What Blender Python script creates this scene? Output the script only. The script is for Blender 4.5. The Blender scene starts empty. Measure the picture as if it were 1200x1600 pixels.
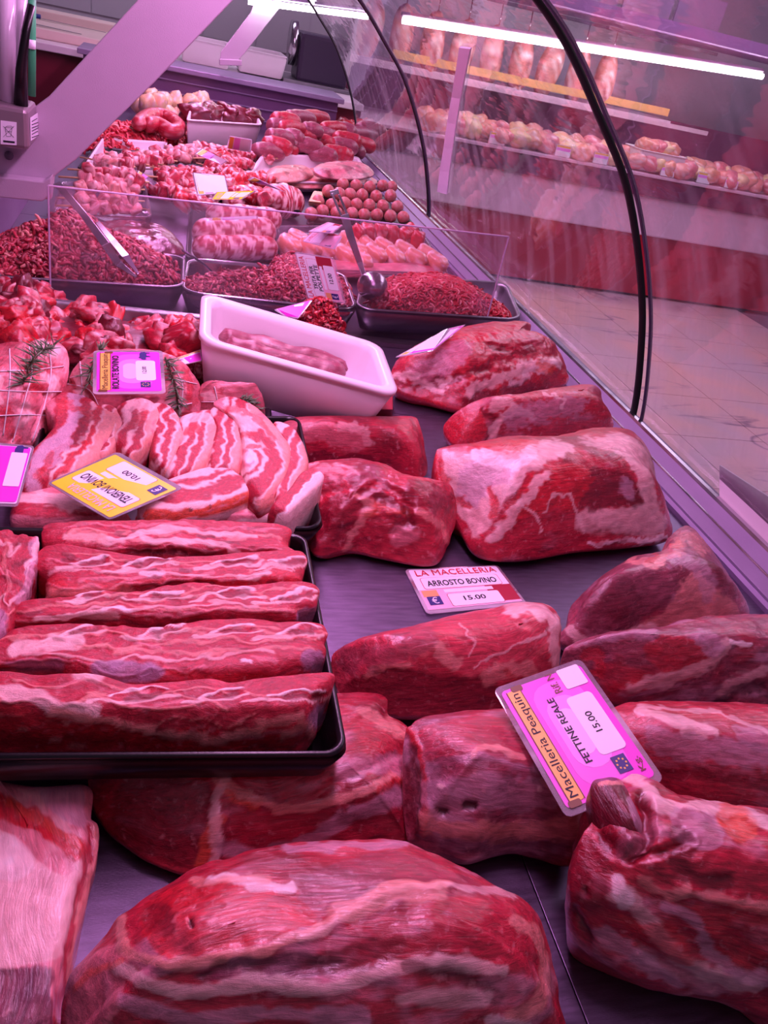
import bpy, math, random
import numpy as np
from mathutils import Vector, Matrix
R_=random.Random(7)
C=bpy.context.scene.collection
# ------------------------------------------------------------------ camera
W,H_,F=1200.,1600.,1250.
_v=np.array([270-600,-50-800.,F]); D1=_v/np.linalg.norm(_v)
_e0=np.cross([0,1,0],D1); _e0/=np.linalg.norm(_e0); _e1=np.cross(D1,_e0)
D2=_e0*math.cos(math.radians(3))+_e1*math.sin(math.radians(3))
if D2[0]<0: D2=-D2
N_=np.cross(D1,D2)
if N_[1]>0: N_=-N_
RW=np.array([D2,D1,N_])
CAM=np.array([0,0,.5])
cd=bpy.data.cameras.new('camera'); cam=bpy.data.objects.new('camera',cd); C.objects.link(cam)
cd.sensor_fit='VERTICAL'; cd.sensor_height=36; cd.lens=F/H_*36; cd.clip_start=.02; cd.clip_end=60
_m=Matrix.Identity(4)
for i in range(3):
    _m[i][0]=RW[i][0]; _m[i][1]=-RW[i][1]; _m[i][2]=-RW[i][2]; _m[i][3]=CAM[i]
cam.matrix_world=_m
bpy.context.scene.camera=cam
# ------------------------------------------------------------------ world, lights, exposure
sc=bpy.context.scene
sc.view_settings.view_transform='Standard'; sc.view_settings.look='None'
sc.view_settings.gamma=1; sc.view_settings.use_curve_mapping=False
sc.view_settings.exposure=.42
wd=bpy.data.worlds.new('world'); sc.world=wd; wd.use_nodes=True
bg=wd.node_tree.nodes['Background']; bg.inputs[0].default_value=(.62,.45,.72,1); bg.inputs[1].default_value=.16
def area(name,loc,sx,sy,e,col,rot=(0,0,0)):
    l=bpy.data.lights.new(name,'AREA'); l.shape='RECTANGLE'; l.size=sx; l.size_y=sy; l.energy=e; l.color=col
    o=bpy.data.objects.new(name,l); C.objects.link(o); o.location=loc; o.rotation_euler=rot; return o
area('case_strip_light',(.16,2.05,.70),.07,3.4,24,(1,.44,.92))
area('ceiling_fill_light',(2.6,2.6,1.88),1.2,2.4,32,(.92,.70,1))  # unseen area lights under the ceiling, added for soft ambient fill
area('ceiling_fill_light',(.0,5.2,1.88),1.6,.8,12,(.84,.70,1))
area('ceiling_fill_light',(3.0,4.6,1.88),1.6,.8,16,(.86,.68,1))  # added fill that brightens the back wall above the poultry counter
area('ceiling_fill_light',(.2,.2,1.88),.6,1.6,3,(1,.52,.85))  # weak added fill over the near end of the case
# ------------------------------------------------------------------ pixel rays onto real planes
def ray(px,py): return RW@np.array([px-600,py-800,F])
def P(px,py,z=0.): r=ray(px,py); return CAM+r*(z-.5)/r[2]
def Y(px,py,y): r=ray(px,py); return CAM+r*y/r[1]
def X(px,py,x): r=ray(px,py); return CAM+r*x/r[0]
def projv(V):
    c=(V-CAM)@RW; d=np.maximum(c[:,2],.02)
    return np.stack([600+c[:,0]/d*F,800+c[:,1]/d*F],1)
# ------------------------------------------------------------------ numpy noise
def _h(i,j,k,s):
    n=(i*374761393+j*668265263+k*2147483647+s*1274126177)&0xffffffff
    n=((n^(n>>13))*1274126177)&0xffffffff
    return ((n^(n>>16))&0xffffff)/float(0xffffff)
def vn(p,s=0):
    p=np.asarray(p,float); f=np.floor(p).astype(np.int64); t=p-f; t=t*t*(3-2*t)
    r=0
    for a in (0,1):
        for b in (0,1):
            for c in (0,1):
                w=(t[:,0] if a else 1-t[:,0])*(t[:,1] if b else 1-t[:,1])*(t[:,2] if c else 1-t[:,2])
                r=r+w*_h(f[:,0]+a,f[:,1]+b,f[:,2]+c,s)
    return r*2-1
def fbm(p,o=3,s=0):
    r=0;a=1;t=0
    for i in range(o): r=r+a*vn(p*2**i+17.3*i,s+i); t+=a; a*=.55
    return r/t
def sm(a,b,x): t=np.clip((x-a)/(b-a+1e-9),0,1); return t*t*(3-2*t)
# ------------------------------------------------------------------ materials
def lin(c): return tuple(((v/255)/12.92 if v<=10 else ((v/255+.055)/1.055)**2.4) for v in c)
MAT={}
def nmat(name):
    m=bpy.data.materials.new(name); m.use_nodes=True; nt=m.node_tree
    return m,nt,nt.nodes['Principled BSDF']
def nd(nt,t,**k):
    n=nt.nodes.new(t)
    for a,b in k.items():
        if a in n.inputs.keys(): n.inputs[a].default_value=b
        else: setattr(n,a,b)
    return n
def plain(name,col,rough=.5,metal=0,bump=0,bs=200,spec=.5,var=0,vs=30,stretch=(1,1,1),coat=0,trans=0,alpha=1,emit=None,es=0):
    if name in MAT: return MAT[name]
    m,nt,b=nmat(name); L=nt.links.new
    c=lin(col)
    b.inputs['Base Color'].default_value=(*c,1); b.inputs['Roughness'].default_value=rough; b.inputs['Metallic'].default_value=metal
    b.inputs['Specular IOR Level'].default_value=spec; b.inputs['Coat Weight'].default_value=coat; b.inputs['Coat Roughness'].default_value=.12
    b.inputs['Transmission Weight'].default_value=trans; b.inputs['Alpha'].default_value=alpha
    if emit: b.inputs['Emission Color'].default_value=(*emit,1); b.inputs['Emission Strength'].default_value=es
    if bump or var:
        tc=nd(nt,'ShaderNodeTexCoord'); mp=nd(nt,'ShaderNodeMapping'); mp.inputs['Scale'].default_value=stretch
        L(tc.outputs['Object'],mp.inputs['Vector'])
    if var:
        n=nd(nt,'ShaderNodeTexNoise'); n.inputs['Scale'].default_value=vs; n.inputs['Detail'].default_value=4
        L(mp.outputs[0],n.inputs['Vector'])
        mx=nd(nt,'ShaderNodeMix',data_type='RGBA'); mx.inputs[6].default_value=(*[v*(1-var) for v in c],1); mx.inputs[7].default_value=(*[min(1,v*(1+var)) for v in c],1)
        L(n.outputs[0],mx.inputs[0]); L(mx.outputs[2],b.inputs['Base Color'])
        mr=nd(nt,'ShaderNodeMapRange'); mr.inputs[3].default_value=max(.03,rough-.12); mr.inputs[4].default_value=min(1,rough+.12)
        L(n.outputs[0],mr.inputs[0]); L(mr.outputs[0],b.inputs['Roughness'])
    if bump:
        n=nd(nt,'ShaderNodeTexNoise'); n.inputs['Scale'].default_value=bs; n.inputs['Detail'].default_value=5
        L(mp.outputs[0],n.inputs['Vector'])
        bp=nd(nt,'ShaderNodeBump'); bp.inputs['Strength'].default_value=bump; bp.inputs['Distance'].default_value=.002
        L(n.outputs[0],bp.inputs['Height']); L(bp.outputs[0],b.inputs['Normal'])
    MAT[name]=m; return m
def meatmat(name,rough=.34,coat=.5,fib=(55,420,420),bstr=.5,sss=.12,mot=.45):
    m,nt,b=nmat(name); L=nt.links.new
    at=nd(nt,'ShaderNodeAttribute',attribute_name='Col'); fa=nd(nt,'ShaderNodeAttribute',attribute_name='fib')
    mp=nd(nt,'ShaderNodeMapping'); mp.inputs['Scale'].default_value=fib; L(fa.outputs['Vector'],mp.inputs['Vector'])
    n=nd(nt,'ShaderNodeTexNoise'); n.inputs['Scale'].default_value=1; n.inputs['Detail'].default_value=5; n.inputs['Roughness'].default_value=.65; n.inputs['Distortion'].default_value=.6
    L(mp.outputs[0],n.inputs['Vector'])
    n2=nd(nt,'ShaderNodeTexNoise'); n2.inputs['Scale'].default_value=160; n2.inputs['Detail'].default_value=4; L(fa.outputs['Vector'],n2.inputs['Vector'])
    # darker / lighter grain
    mr=nd(nt,'ShaderNodeMapRange'); mr.inputs[1].default_value=.3; mr.inputs[2].default_value=.7; mr.inputs[3].default_value=1-mot; mr.inputs[4].default_value=1+mot*.75
    L(n.outputs[0],mr.inputs[0])
    sx=nd(nt,'ShaderNodeSeparateColor'); L(at.outputs['Color'],sx.inputs[0])
    gf=nd(nt,'ShaderNodeMapRange'); gf.inputs[1].default_value=.06; gf.inputs[2].default_value=.38; gf.inputs[3].default_value=1; gf.inputs[4].default_value=.28; L(sx.outputs[1],gf.inputs[0])
    g1=nd(nt,'ShaderNodeMix',data_type='FLOAT'); g1.inputs[2].default_value=1; L(gf.outputs[0],g1.inputs[0]); L(mr.outputs[0],g1.inputs[3])
    mm=nd(nt,'ShaderNodeVectorMath',operation='SCALE'); L(at.outputs['Color'],mm.inputs[0]); L(g1.outputs[0],mm.inputs['Scale'])
    # fine marbling flecks
    mr2=nd(nt,'ShaderNodeMapRange'); mr2.inputs[1].default_value=.60; mr2.inputs[2].default_value=.74; mr2.inputs[3].default_value=0; mr2.inputs[4].default_value=.32
    L(n2.outputs[0],mr2.inputs[0])
    mx=nd(nt,'ShaderNodeMix',data_type='RGBA'); mx.inputs[7].default_value=(*lin((236,160,165)),1)
    L(mr2.outputs[0],mx.inputs[0]); L(mm.outputs[0],mx.inputs[6]); L(mx.outputs[2],b.inputs['Base Color'])
    b.inputs['Roughness'].default_value=rough; b.inputs['Coat Weight'].default_value=coat; b.inputs['Coat Roughness'].default_value=.16
    b.inputs['Subsurface Weight'].default_value=sss; b.inputs['Subsurface Radius'].default_value=(1,.3,.25); b.inputs['Subsurface Scale'].default_value=.006
    bp=nd(nt,'ShaderNodeBump'); bp.inputs['Strength'].default_value=bstr; bp.inputs['Distance'].default_value=.0012
    ad=nd(nt,'ShaderNodeMath',operation='ADD'); L(n.outputs[0],ad.inputs[0]); L(n2.outputs[0],ad.inputs[1]); L(ad.outputs[0],bp.inputs['Height'])
    L(bp.outputs[0],b.inputs['Normal']); L(bp.outputs[0],b.inputs['Coat Normal'])
    MAT[name]=m; return m
MEAT=meatmat('raw_meat'); CUT=meatmat('sawn_meat',.5,.12,(200,420,420),.7,.1,.4); MINCE=meatmat('minced_meat',.42,.25,(200,600,600),.4,.12,.25)
STEEL=plain('brushed_steel',(150,144,152),.34,1,.25,90,.5,.22,14,(1,9,1))
DECKM=plain('deck_steel',(116,102,126),.38,.9,.16,150,.5,.45,16,(2,16,1))
SHINY=plain('polished_steel',(188,184,190),.2,1,0,200,.5,.12,25)
RAILM=plain('painted_rail',(150,134,164),.42,.3,.06,200,.5,.06,20)
RAILD=plain('rail_channel_metal',(128,112,142),.5,.5,.06,200,.4,.1,20)
BLACK=plain('black_plastic',(14,8,14),.3,0,.05,300,.5)
RUBBER=plain('black_gasket',(10,8,12),.6)
WHITEP=plain('white_plastic',(238,226,232),.34,0,.03,80,.5,.03,20)
ARMM=plain('powder_coated_arm',(190,170,190),.5,.1,.12,500,.4,.04,30)
PAPER=plain('white_print',(246,240,250),.45,0,0)
WOODS=plain('skewer_wood',(224,186,140),.6,0,.2,300,.3,.15,60)
STRING=plain('butcher_string',(235,222,225),.8)
GREEN=plain('rosemary_green',(118,146,112),.6,0,.2,300,.3,.3,60)
STEM=plain('rosemary_stem',(96,70,52),.7)
BOARD=plain('cutting_board',(236,214,200),.5,0,.1,60,.4,.05,12)
def flat(name,c,r=.45): return plain(name,c,r)
def glassmat(name,tint,refl,streak,bump=.3,ss=(22,4,4),ior=1.45):
    m=bpy.data.materials.new(name); m.use_nodes=True; nt=m.node_tree; nt.nodes.clear(); L=nt.links.new
    out=nd(nt,'ShaderNodeOutputMaterial'); tr=nd(nt,'ShaderNodeBsdfTransparent'); tr.inputs[0].default_value=(*tint,1)
    gl=nd(nt,'ShaderNodeBsdfGlossy'); gl.inputs['Roughness'].default_value=.03; gl.inputs[0].default_value=(1,1,1,1)
    fr=nd(nt,'ShaderNodeFresnel'); fr.inputs[0].default_value=ior
    tc=nd(nt,'ShaderNodeTexCoord'); mp=nd(nt,'ShaderNodeMapping'); mp.inputs['Scale'].default_value=ss; L(tc.outputs['Object'],mp.inputs[0])
    n=nd(nt,'ShaderNodeTexNoise'); n.inputs['Scale'].default_value=1; n.inputs['Detail'].default_value=3; L(mp.outputs[0],n.inputs['Vector'])
    bp=nd(nt,'ShaderNodeBump'); bp.inputs['Strength'].default_value=bump; bp.inputs['Distance'].default_value=.01; L(n.outputs[0],bp.inputs['Height']); L(bp.outputs[0],gl.inputs['Normal'])
    ml=nd(nt,'ShaderNodeMath',operation='MULTIPLY_ADD'); ml.inputs[1].default_value=refl; ml.inputs[2].default_value=.02; L(fr.outputs[0],ml.inputs[0])
    m1=nd(nt,'ShaderNodeMixShader'); L(ml.outputs[0],m1.inputs[0]); L(tr.outputs[0],m1.inputs[1]); L(gl.outputs[0],m1.inputs[2])
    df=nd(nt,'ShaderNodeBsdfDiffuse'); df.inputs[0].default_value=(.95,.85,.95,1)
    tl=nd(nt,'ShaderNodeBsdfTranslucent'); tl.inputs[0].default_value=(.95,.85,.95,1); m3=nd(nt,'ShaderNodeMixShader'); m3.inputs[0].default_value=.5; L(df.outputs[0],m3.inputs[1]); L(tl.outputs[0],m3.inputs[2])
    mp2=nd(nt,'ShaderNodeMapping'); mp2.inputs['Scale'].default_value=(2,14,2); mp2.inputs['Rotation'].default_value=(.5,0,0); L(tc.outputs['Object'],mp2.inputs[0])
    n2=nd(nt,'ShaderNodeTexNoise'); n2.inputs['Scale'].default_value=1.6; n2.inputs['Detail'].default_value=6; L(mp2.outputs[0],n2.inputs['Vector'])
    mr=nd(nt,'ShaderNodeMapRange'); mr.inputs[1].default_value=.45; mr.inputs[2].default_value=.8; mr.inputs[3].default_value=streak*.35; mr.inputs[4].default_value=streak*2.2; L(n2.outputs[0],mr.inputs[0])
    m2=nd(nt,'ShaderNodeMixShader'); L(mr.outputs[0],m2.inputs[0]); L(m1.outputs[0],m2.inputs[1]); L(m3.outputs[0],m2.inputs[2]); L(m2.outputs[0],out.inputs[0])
    MAT[name]=m; return m
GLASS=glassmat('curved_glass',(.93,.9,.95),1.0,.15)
CLEAR=glassmat('clear_plastic',(.93,.86,.92),.9,.05,.1)
LAMIN=glassmat('laminate_film',(.95,.92,.96),.8,.55,.1)
# ------------------------------------------------------------------ mesh helpers
def link(o,parent=None):
    C.objects.link(o)
    if parent is not None: o.parent=parent
    return o
def mesh(name,V,Fs,mat,parent=None,smooth=False,cols=None,fib=None):
    me=bpy.data.meshes.new(name); me.from_pydata([tuple(map(float,v)) for v in V],[],[tuple(f) for f in Fs]); 
    if mat: me.materials.append(mat)
    if smooth: me.polygons.foreach_set('use_smooth',[True]*len(me.polygons))
    if cols is not None:
        a=me.color_attributes.new('Col','FLOAT_COLOR','POINT'); cc=np.ones((len(V),4)); cc[:,:3]=cols; a.data.foreach_set('color',cc.ravel())
        a=me.attributes.new('fib','FLOAT_VECTOR','POINT'); a.data.foreach_set('vector',np.asarray(fib,float).ravel())
    me.update(); o=bpy.data.objects.new(name,me); return link(o,parent)
def tag(o,label=None,cat=None,group=None,kind=None):
    if label: o['label']=label
    if cat: o['category']=cat
    if group: o['group']=group
    if kind: o['kind']=kind
    return o
def empty(name,loc=(0,0,0)):
    o=bpy.data.objects.new(name,None); o.location=tuple(map(float,loc)); o.empty_display_size=.02; C.objects.link(o); return o
def rootat(name,loc,label=None,cat=None,group=None):
    # an Empty at the thing's base; its parts are given in world coordinates
    return tag(empty(name,loc),label,cat,group)
def fix(root):
    # parts were built in world coordinates: move their data into the root's frame
    off=Vector(root.location)
    for c in root.children:
        c.location=Vector(c.location)-off
    return root
def box8(name,b,t,mat,parent=None,bev=0):
    # b, t: four bottom and four top corners in order
    o=mesh(name,list(b)+list(t),[(3,2,1,0),(4,5,6,7),(0,1,5,4),(1,2,6,5),(2,3,7,6),(3,0,4,7)],mat,parent)
    if bev:
        m=o.modifiers.new('bevel','BEVEL'); m.width=bev; m.segments=2; m.limit_method='ANGLE'
    return o
def boxx(name,x0,x1,y0,y1,z0,z1,mat,parent=None,bev=0):
    q=[(x0,y0),(x1,y0),(x1,y1),(x0,y1)]
    return box8(name,[(a,b,z0) for a,b in q],[(a,b,z1) for a,b in q],mat,parent,bev)
def tubemesh(pts,r,n=8,closed=False,flatn=1.0):
    pts=[np.array(p,float) for p in pts]; V=[];Fs=[]; m=len(pts)
    rr=r if hasattr(r,'__len__') else [r]*m
    up=np.array([0,0,1.])
    for i,p in enumerate(pts):
        t=pts[min(i+1,m-1)]-pts[max(i-1,0)]; t/=np.linalg.norm(t)+1e-12
        a=np.cross(t,up)
        if np.linalg.norm(a)<.1: a=np.cross(t,[1,0,0])
        a/=np.linalg.norm(a); b=np.cross(a,t)
        for k in range(n):
            w=2*math.pi*k/n; V.append(p+rr[i]*(a*math.cos(w)+b*math.sin(w)*flatn))
    for i in range(m-1):
        for k in range(n):
            k2=(k+1)%n; Fs.append((i*n+k,i*n+k2,(i+1)*n+k2,(i+1)*n+k))
    Fs.append(tuple(range(n))[::-1]); Fs.append(tuple(range((m-1)*n,m*n)))
    return V,Fs
def tube(name,pts,r,mat,parent=None,n=8,flatn=1.0):
    V,Fs=tubemesh(pts,r,n,flatn=flatn); return mesh(name,V,Fs,mat,parent,True)
def cat(pts,n,closed=True):
    # Catmull-Rom resample to n points by arc length
    p=np.array(pts,float); m=len(p); out=[]
    rng=range(m) if closed else range(m-1)
    for i in rng:
        if closed: a,b,c,d=p[(i-1)%m],p[i],p[(i+1)%m],p[(i+2)%m]
        else: a,b,c,d=p[max(i-1,0)],p[i],p[i+1],p[min(i+2,m-1)]
        for t in np.linspace(0,1,12,endpoint=False):
            out.append(.5*((2*b)+(c-a)*t+(2*a-5*b+4*c-d)*t*t+(3*b-a-3*c+d)*t**3))
    if not closed: out.append(p[-1])
    q=np.array(out)
    if closed: q=np.vstack([q,q[:1]])
    l=np.r_[0,np.cumsum(np.linalg.norm(np.diff(q,axis=0),axis=1))]
    s=np.linspace(0,l[-1],n,endpoint=not closed)
    return np.stack([np.interp(s,l,q[:,k]) for k in range(q.shape[1])],1)
def dseg(uv,pts):
    d=np.full(len(uv),1e9)
    for a,b in zip(pts[:-1],pts[1:]):
        a=np.array(a,float);b=np.array(b,float);ab=b-a
        t=np.clip(((uv-a)@ab)/(ab@ab+1e-9),0,1); q=a+t[:,None]*ab
        d=np.minimum(d,np.linalg.norm(uv-q,axis=1))
    return d
def inpoly(uv,poly):
    x,y=uv[:,0],uv[:,1]; r=np.zeros(len(uv),bool); m=len(poly)
    for i in range(m):
        x1,y1=poly[i];x2,y2=poly[(i+1)%m]
        c=((y1>y)!=(y2>y))&(x<(x2-x1)*(y-y1)/((y2-y1)+1e-12)+x1); r^=c
    return r
PAL={k:np.array(lin(v)) for k,v in dict(
 M=(182,32,56),L=(202,62,80),D=(108,8,32),V=(92,22,58),B=(206,26,44),F=(246,200,196),W=(252,226,226),S=(206,158,176),G=(160,122,150),
 O=(226,84,62),T=(236,150,140),K=(70,4,22),P=(226,130,140),Y=(236,204,150),C=(228,150,120),N=(150,70,88),E=(190,120,112)).items()}  # K paints the shade of creases and gaps, plus a few dark specks
MEATMESH={}
def blob(name,poly,H,zb=.0,base='M',veil=('F',.30),strokes=(),seed=0,nr=60,na=160,p=2.4,zl=.22,zh=.82,amp=.003,inset=.18,mat=None,
         parent=None,fs=1.0,bands=None,warp=5,var='D',spine=.75,rag=0,label=None,cate='meat',group=None,relief=1.0,grow=1.0):
    mat=mat or MEAT
    q=cat(poly,na); q=(q-q.mean(0))*grow+q.mean(0); ymin,ymax=q[:,1].min(),q[:,1].max()
    if rag:
        g=q-q.mean(0); g/=np.linalg.norm(g,axis=1)[:,None]+1e-9
        q=q+g*(vn(np.c_[np.arange(na)*.35,np.zeros(na),np.full(na,seed)],seed)*rag)[:,None]
    t=(ymax-q[:,1])/(ymax-ymin); t=t*t*(3-2*t)
    zE=zb+H*(zl+(zh-zl)*t)
    E=np.array([P(a,b,z) for (a,b),z in zip(q,zE)])
    c=E[:,:2].mean(0); X0=E[:,:2]-c; U,S,Vt=np.linalg.svd(X0,full_matrices=False); ax=Vt[0]; ay=Vt[1]
    la=X0@ax; lb=X0@ay; hl=(la.max()-la.min())/2; hw=(lb.max()-lb.min())/2; mid=(la.max()+la.min())/2; midb=(lb.max()+lb.min())/2
    sl=max(0,(hl-hw))*spine
    ta=np.clip((la-mid)*(sl/(hl+1e-9))*1.0,-sl,sl)+mid
    CC=c+ta[:,None]*ax+midb*ay
    V=[];s_=[]
    us=np.linspace(0,1,nr+1)
    for u in us:
        s=1-u**1.15 if u>0 else 1.
        z=zE+(zb+H-zE)*(1-s**p)
        xy=CC+(E[:,:2]-CC)*s
        V.append(np.c_[xy,z]); s_.append(np.full(na,s))
    top=len(V)*na
    nb=7
    dirs=(E[:,:2]-CC); ln=np.linalg.norm(dirs,axis=1)[:,None]+1e-9
    for k in range(1,nb+1):
        w=k/nb; ins=inset*H*(w**2); 
        xy=E[:,:2]-dirs/ln*np.minimum(ins,.6*ln); z=zE+(zb-zE)*w
        V.append(np.c_[xy,z]); s_.append(np.full(na,1.))
    V=np.vstack(V); s_=np.concatenate(s_)
    Fs=[]
    I=np.arange(na); J=(I+1)%na
    # orientation
    ar=np.sum(E[:,0]*np.roll(E[:,1],-1)-np.roll(E[:,0],-1)*E[:,1]); ccw=ar>0
    fl=[]
    for r in range(nr):
        a=r*na
        fl.append(np.c_[a+I,a+J,a+na+J,a+na+I] if ccw else np.c_[a+J,a+I,a+na+I,a+na+J])
    off=top
    prev=0
    for k in range(nb):
        a=off+k*na
        fl.append(np.c_[prev+J,prev+I,a+I,a+J] if ccw else np.c_[prev+I,prev+J,a+J,a+I]); prev=a
    Fs=np.vstack(fl)
    uv=projv(V)
    # world-space noise
    wn=np.stack([fbm(V*38+seed,2,seed+1),fbm(V*38+9+seed,2,seed+2)],1)
    wf=np.stack([vn(V*170+seed,seed+8),vn(V*170+9+seed,seed+9)],1)
    uw=uv+wn*warp*2.0+wf*warp*.7
    dx=V[:,:2]-c; fb=np.c_[dx@ax,dx@ay,V[:,2]]
    # bend the fibre coordinate with noise
    fb[:,1]+=.02*fbm(V*14+seed,2,seed+30); 
    an=np.c_[fb[:,0]*16*fs,fb[:,1]*50*fs,fb[:,2]*45*fs]
    n1=fbm(an+seed*3.1,4,seed+3); n2=fbm(V*26*fs+seed,3,seed+4); n3=fbm(V*120*fs+seed*2,2,seed+5); n4=fbm(np.c_[fb[:,0]*60,fb[:,1]*240,fb[:,2]*240]+seed,2,seed+6)
    col=np.repeat(PAL[base][None],len(V),0)
    w=sm(-.05,.5,n2)[:,None]*.75; col=col*(1-w)+PAL[var]*w
    w=sm(.1,.55,-n2)[:,None]*.45; col=col*(1-w)+PAL['L']*w
    if veil:
        k,am=veil
        w=(sm(.30-am,.62-am,n1+.25*n3)*np.clip(am*2.4,0,1))[:,None]*.8; col=col*(1-w)+PAL[k]*w
    disp=amp*(1.2*n2+.5*n1+.2*n3)*relief
    if bands:
        line,bl=bands
        d=dseg(uw,line)+7*n2+4*n3
        for d0,d1,k in bl:
            w=(sm(d0-2,d0+2,d)*(1-sm(d1-2,d1+2,d)))[:,None]; col=col*(1-w)+PAL[k]*w
    for st in strokes:
        k=st[0]
        if k=='poly':
            _,ck,pts,op,dp=st; pts=cat(pts,40); ins=inpoly(uw,[tuple(x) for x in pts]); d=dseg(uw,[tuple(x) for x in np.vstack([pts,pts[:1]])]); sd=np.where(ins,-d,d)
            w=(1-sm(-3,3,sd+5*n3+3*n4))*op*(.9+.18*np.clip(n3+n4,-1,1)); f=1-sm(-16,4,sd)
        else:
            ck=k; _,wd_,pts,op,dp=st; pts=cat(pts,max(6,len(pts)*5),False) if len(pts)>2 else pts; d=dseg(uw,[tuple(x) for x in pts])
            w=(1-sm(.5*wd_,.82*wd_,d+wd_*.45*n3+wd_*.25*n4))*op*1.12*(.85+.25*np.clip(n4,-1,1)); w=np.clip(w,0,1); f=1-sm(.1*wd_,1.4*wd_,d)
        disp=disp+dp*.001*f
        if ck!='-': col=col*(1-w[:,None])+PAL[ck]*w[:,None]
    col=col*(1+.16*n3+.10*n4)[:,None]; col=np.clip(col,.002,1)
    root=parent; 
    loc=np.array([c[0],c[1],zb])
    me=bpy.data.meshes.new(name); me.vertices.add(len(V)); me.vertices.foreach_set('co',(V-loc).ravel())
    nf=len(Fs); me.loops.add(nf*4); me.loops.foreach_set('vertex_index',Fs.ravel().astype(np.int32)); me.polygons.add(nf)
    me.polygons.foreach_set('loop_start',np.arange(nf,dtype=np.int32)*4); me.polygons.foreach_set('loop_total',np.full(nf,4,np.int32)); me.polygons.foreach_set('use_smooth',np.ones(nf,bool))
    me.update(calc_edges=True)
    nrm=np.zeros(len(V)*3); me.vertices.foreach_get('normal',nrm); nrm=nrm.reshape(-1,3)
    # displacement fades on the very bottom
    fade=sm(zb,zb+.25*H,V[:,2]); V2=V+nrm*(disp*fade)[:,None]
    V2[:,2]=np.maximum(V2[:,2],zb+.0005)
    me.vertices.foreach_set('co',(V2-loc).ravel())
    me.materials.append(mat)
    a=me.color_attributes.new('Col','FLOAT_COLOR','POINT'); cc=np.ones((len(V),4)); cc[:,:3]=col; a.data.foreach_set('color',cc.ravel())
    a=me.attributes.new('fib','FLOAT_VECTOR','POINT'); a.data.foreach_set('vector',fb.ravel())
    me.update()
    o=bpy.data.objects.new(name,me); o.location=tuple(loc); 
    if parent is None: C.objects.link(o); tag(o,label,cate,group)
    else: C.objects.link(o); o.parent=parent; pass
    return o
def rrect(rad,n=6,asp=1.0):
    pts=[]
    ru,rv=rad,rad*asp
    for cx,cy,a0 in ((1-ru,1-rv,0),(ru,1-rv,90),(ru,rv,180),(1-ru,rv,270)):
        for k in range(n+1):
            a=math.radians(a0+90*k/n); pts.append((cx+ru*math.cos(a),cy+rv*math.sin(a)))
    return pts
def bil(q,u,v):
    q=[np.array(x,float) for x in q]   # q: BL(front-left) FR BR(back-right) BL(back-left)
    return q[0]*(1-u)*(1-v)+q[1]*u*(1-v)+q[2]*u*v+q[3]*(1-u)*v
def pan(name,quad,depth,mat,rad=.12,rim=.03,lipd=.004,taper=.06,parent=None,thick=.006,n=6):
    # quad: outer rim corners FL, FR, BR, BL in world coordinates
    q=[np.array(x,float) for x in quad]
    nr=np.cross(q[1]-q[0],q[3]-q[0]); nr/=np.linalg.norm(nr)
    if nr[2]<0: nr=-nr
    wu=(np.linalg.norm(q[1]-q[0])+np.linalg.norm(q[2]-q[3]))/2; wv=(np.linalg.norm(q[3]-q[0])+np.linalg.norm(q[2]-q[1]))/2
    asp=wu/wv
    def loop(ins,dz,rd):
        iu=ins; iv=ins*asp
        pts=[]
        for u,v in rrect(max(rd,.01),n,asp):
            uu=iu+u*(1-2*iu); vv=iv+v*(1-2*iv); pts.append(bil(q,uu,vv)-nr*dz)
        return pts
    t=thick/wu
    L=[loop(0.0,lipd,rad),loop(.0,0,rad),loop(rim*.5,-.0012,rad*.95),loop(rim,0.0005,rad*.9),loop(rim+taper*.12,depth*.14,rad*.85),loop(rim+taper*.8,depth*.84,rad*.8),loop(rim+taper*1.2,depth*.96,rad*.7),loop(rim+taper*1.9,depth,rad*.55)]
    out=[loop(rim*.8+taper*1.6,depth+thick*.5,rad*.6),loop(rim*.6+taper*.9,depth*.95+thick*.3,rad*.75),loop(rim*.7-t,depth*.15,rad*.9),loop(rim*.7-t*.5,lipd,rad*.95)]
    V=[];m=len(L[0])
    for l in L: V+=l
    base=len(V)
    for l in out: V+=l
    Fs=[]
    for k in range(len(L)-1):
        for i in range(m): j=(i+1)%m; Fs.append((k*m+i,k*m+j,(k+1)*m+j,(k+1)*m+i))
    Fs.append(tuple(range((len(L)-1)*m,len(L)*m)))
    for k in range(len(out)-1):
        for i in range(m): j=(i+1)%m; Fs.append((base+k*m+i,base+k*m+j,base+(k+1)*m+j,base+(k+1)*m+i))
    Fs.append(tuple(range(base,base+m))[::-1])
    a=base+(len(out)-1)*m
    for i in range(m): j=(i+1)%m; Fs.append((a+i,a+j,j,i))
    c=sum(q)/4-nr*(depth+thick*.5)
    o=mesh(name,[v-c for v in V],Fs,mat,None if parent is None else parent,True)
    o.location=tuple(c)
    return o
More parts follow.
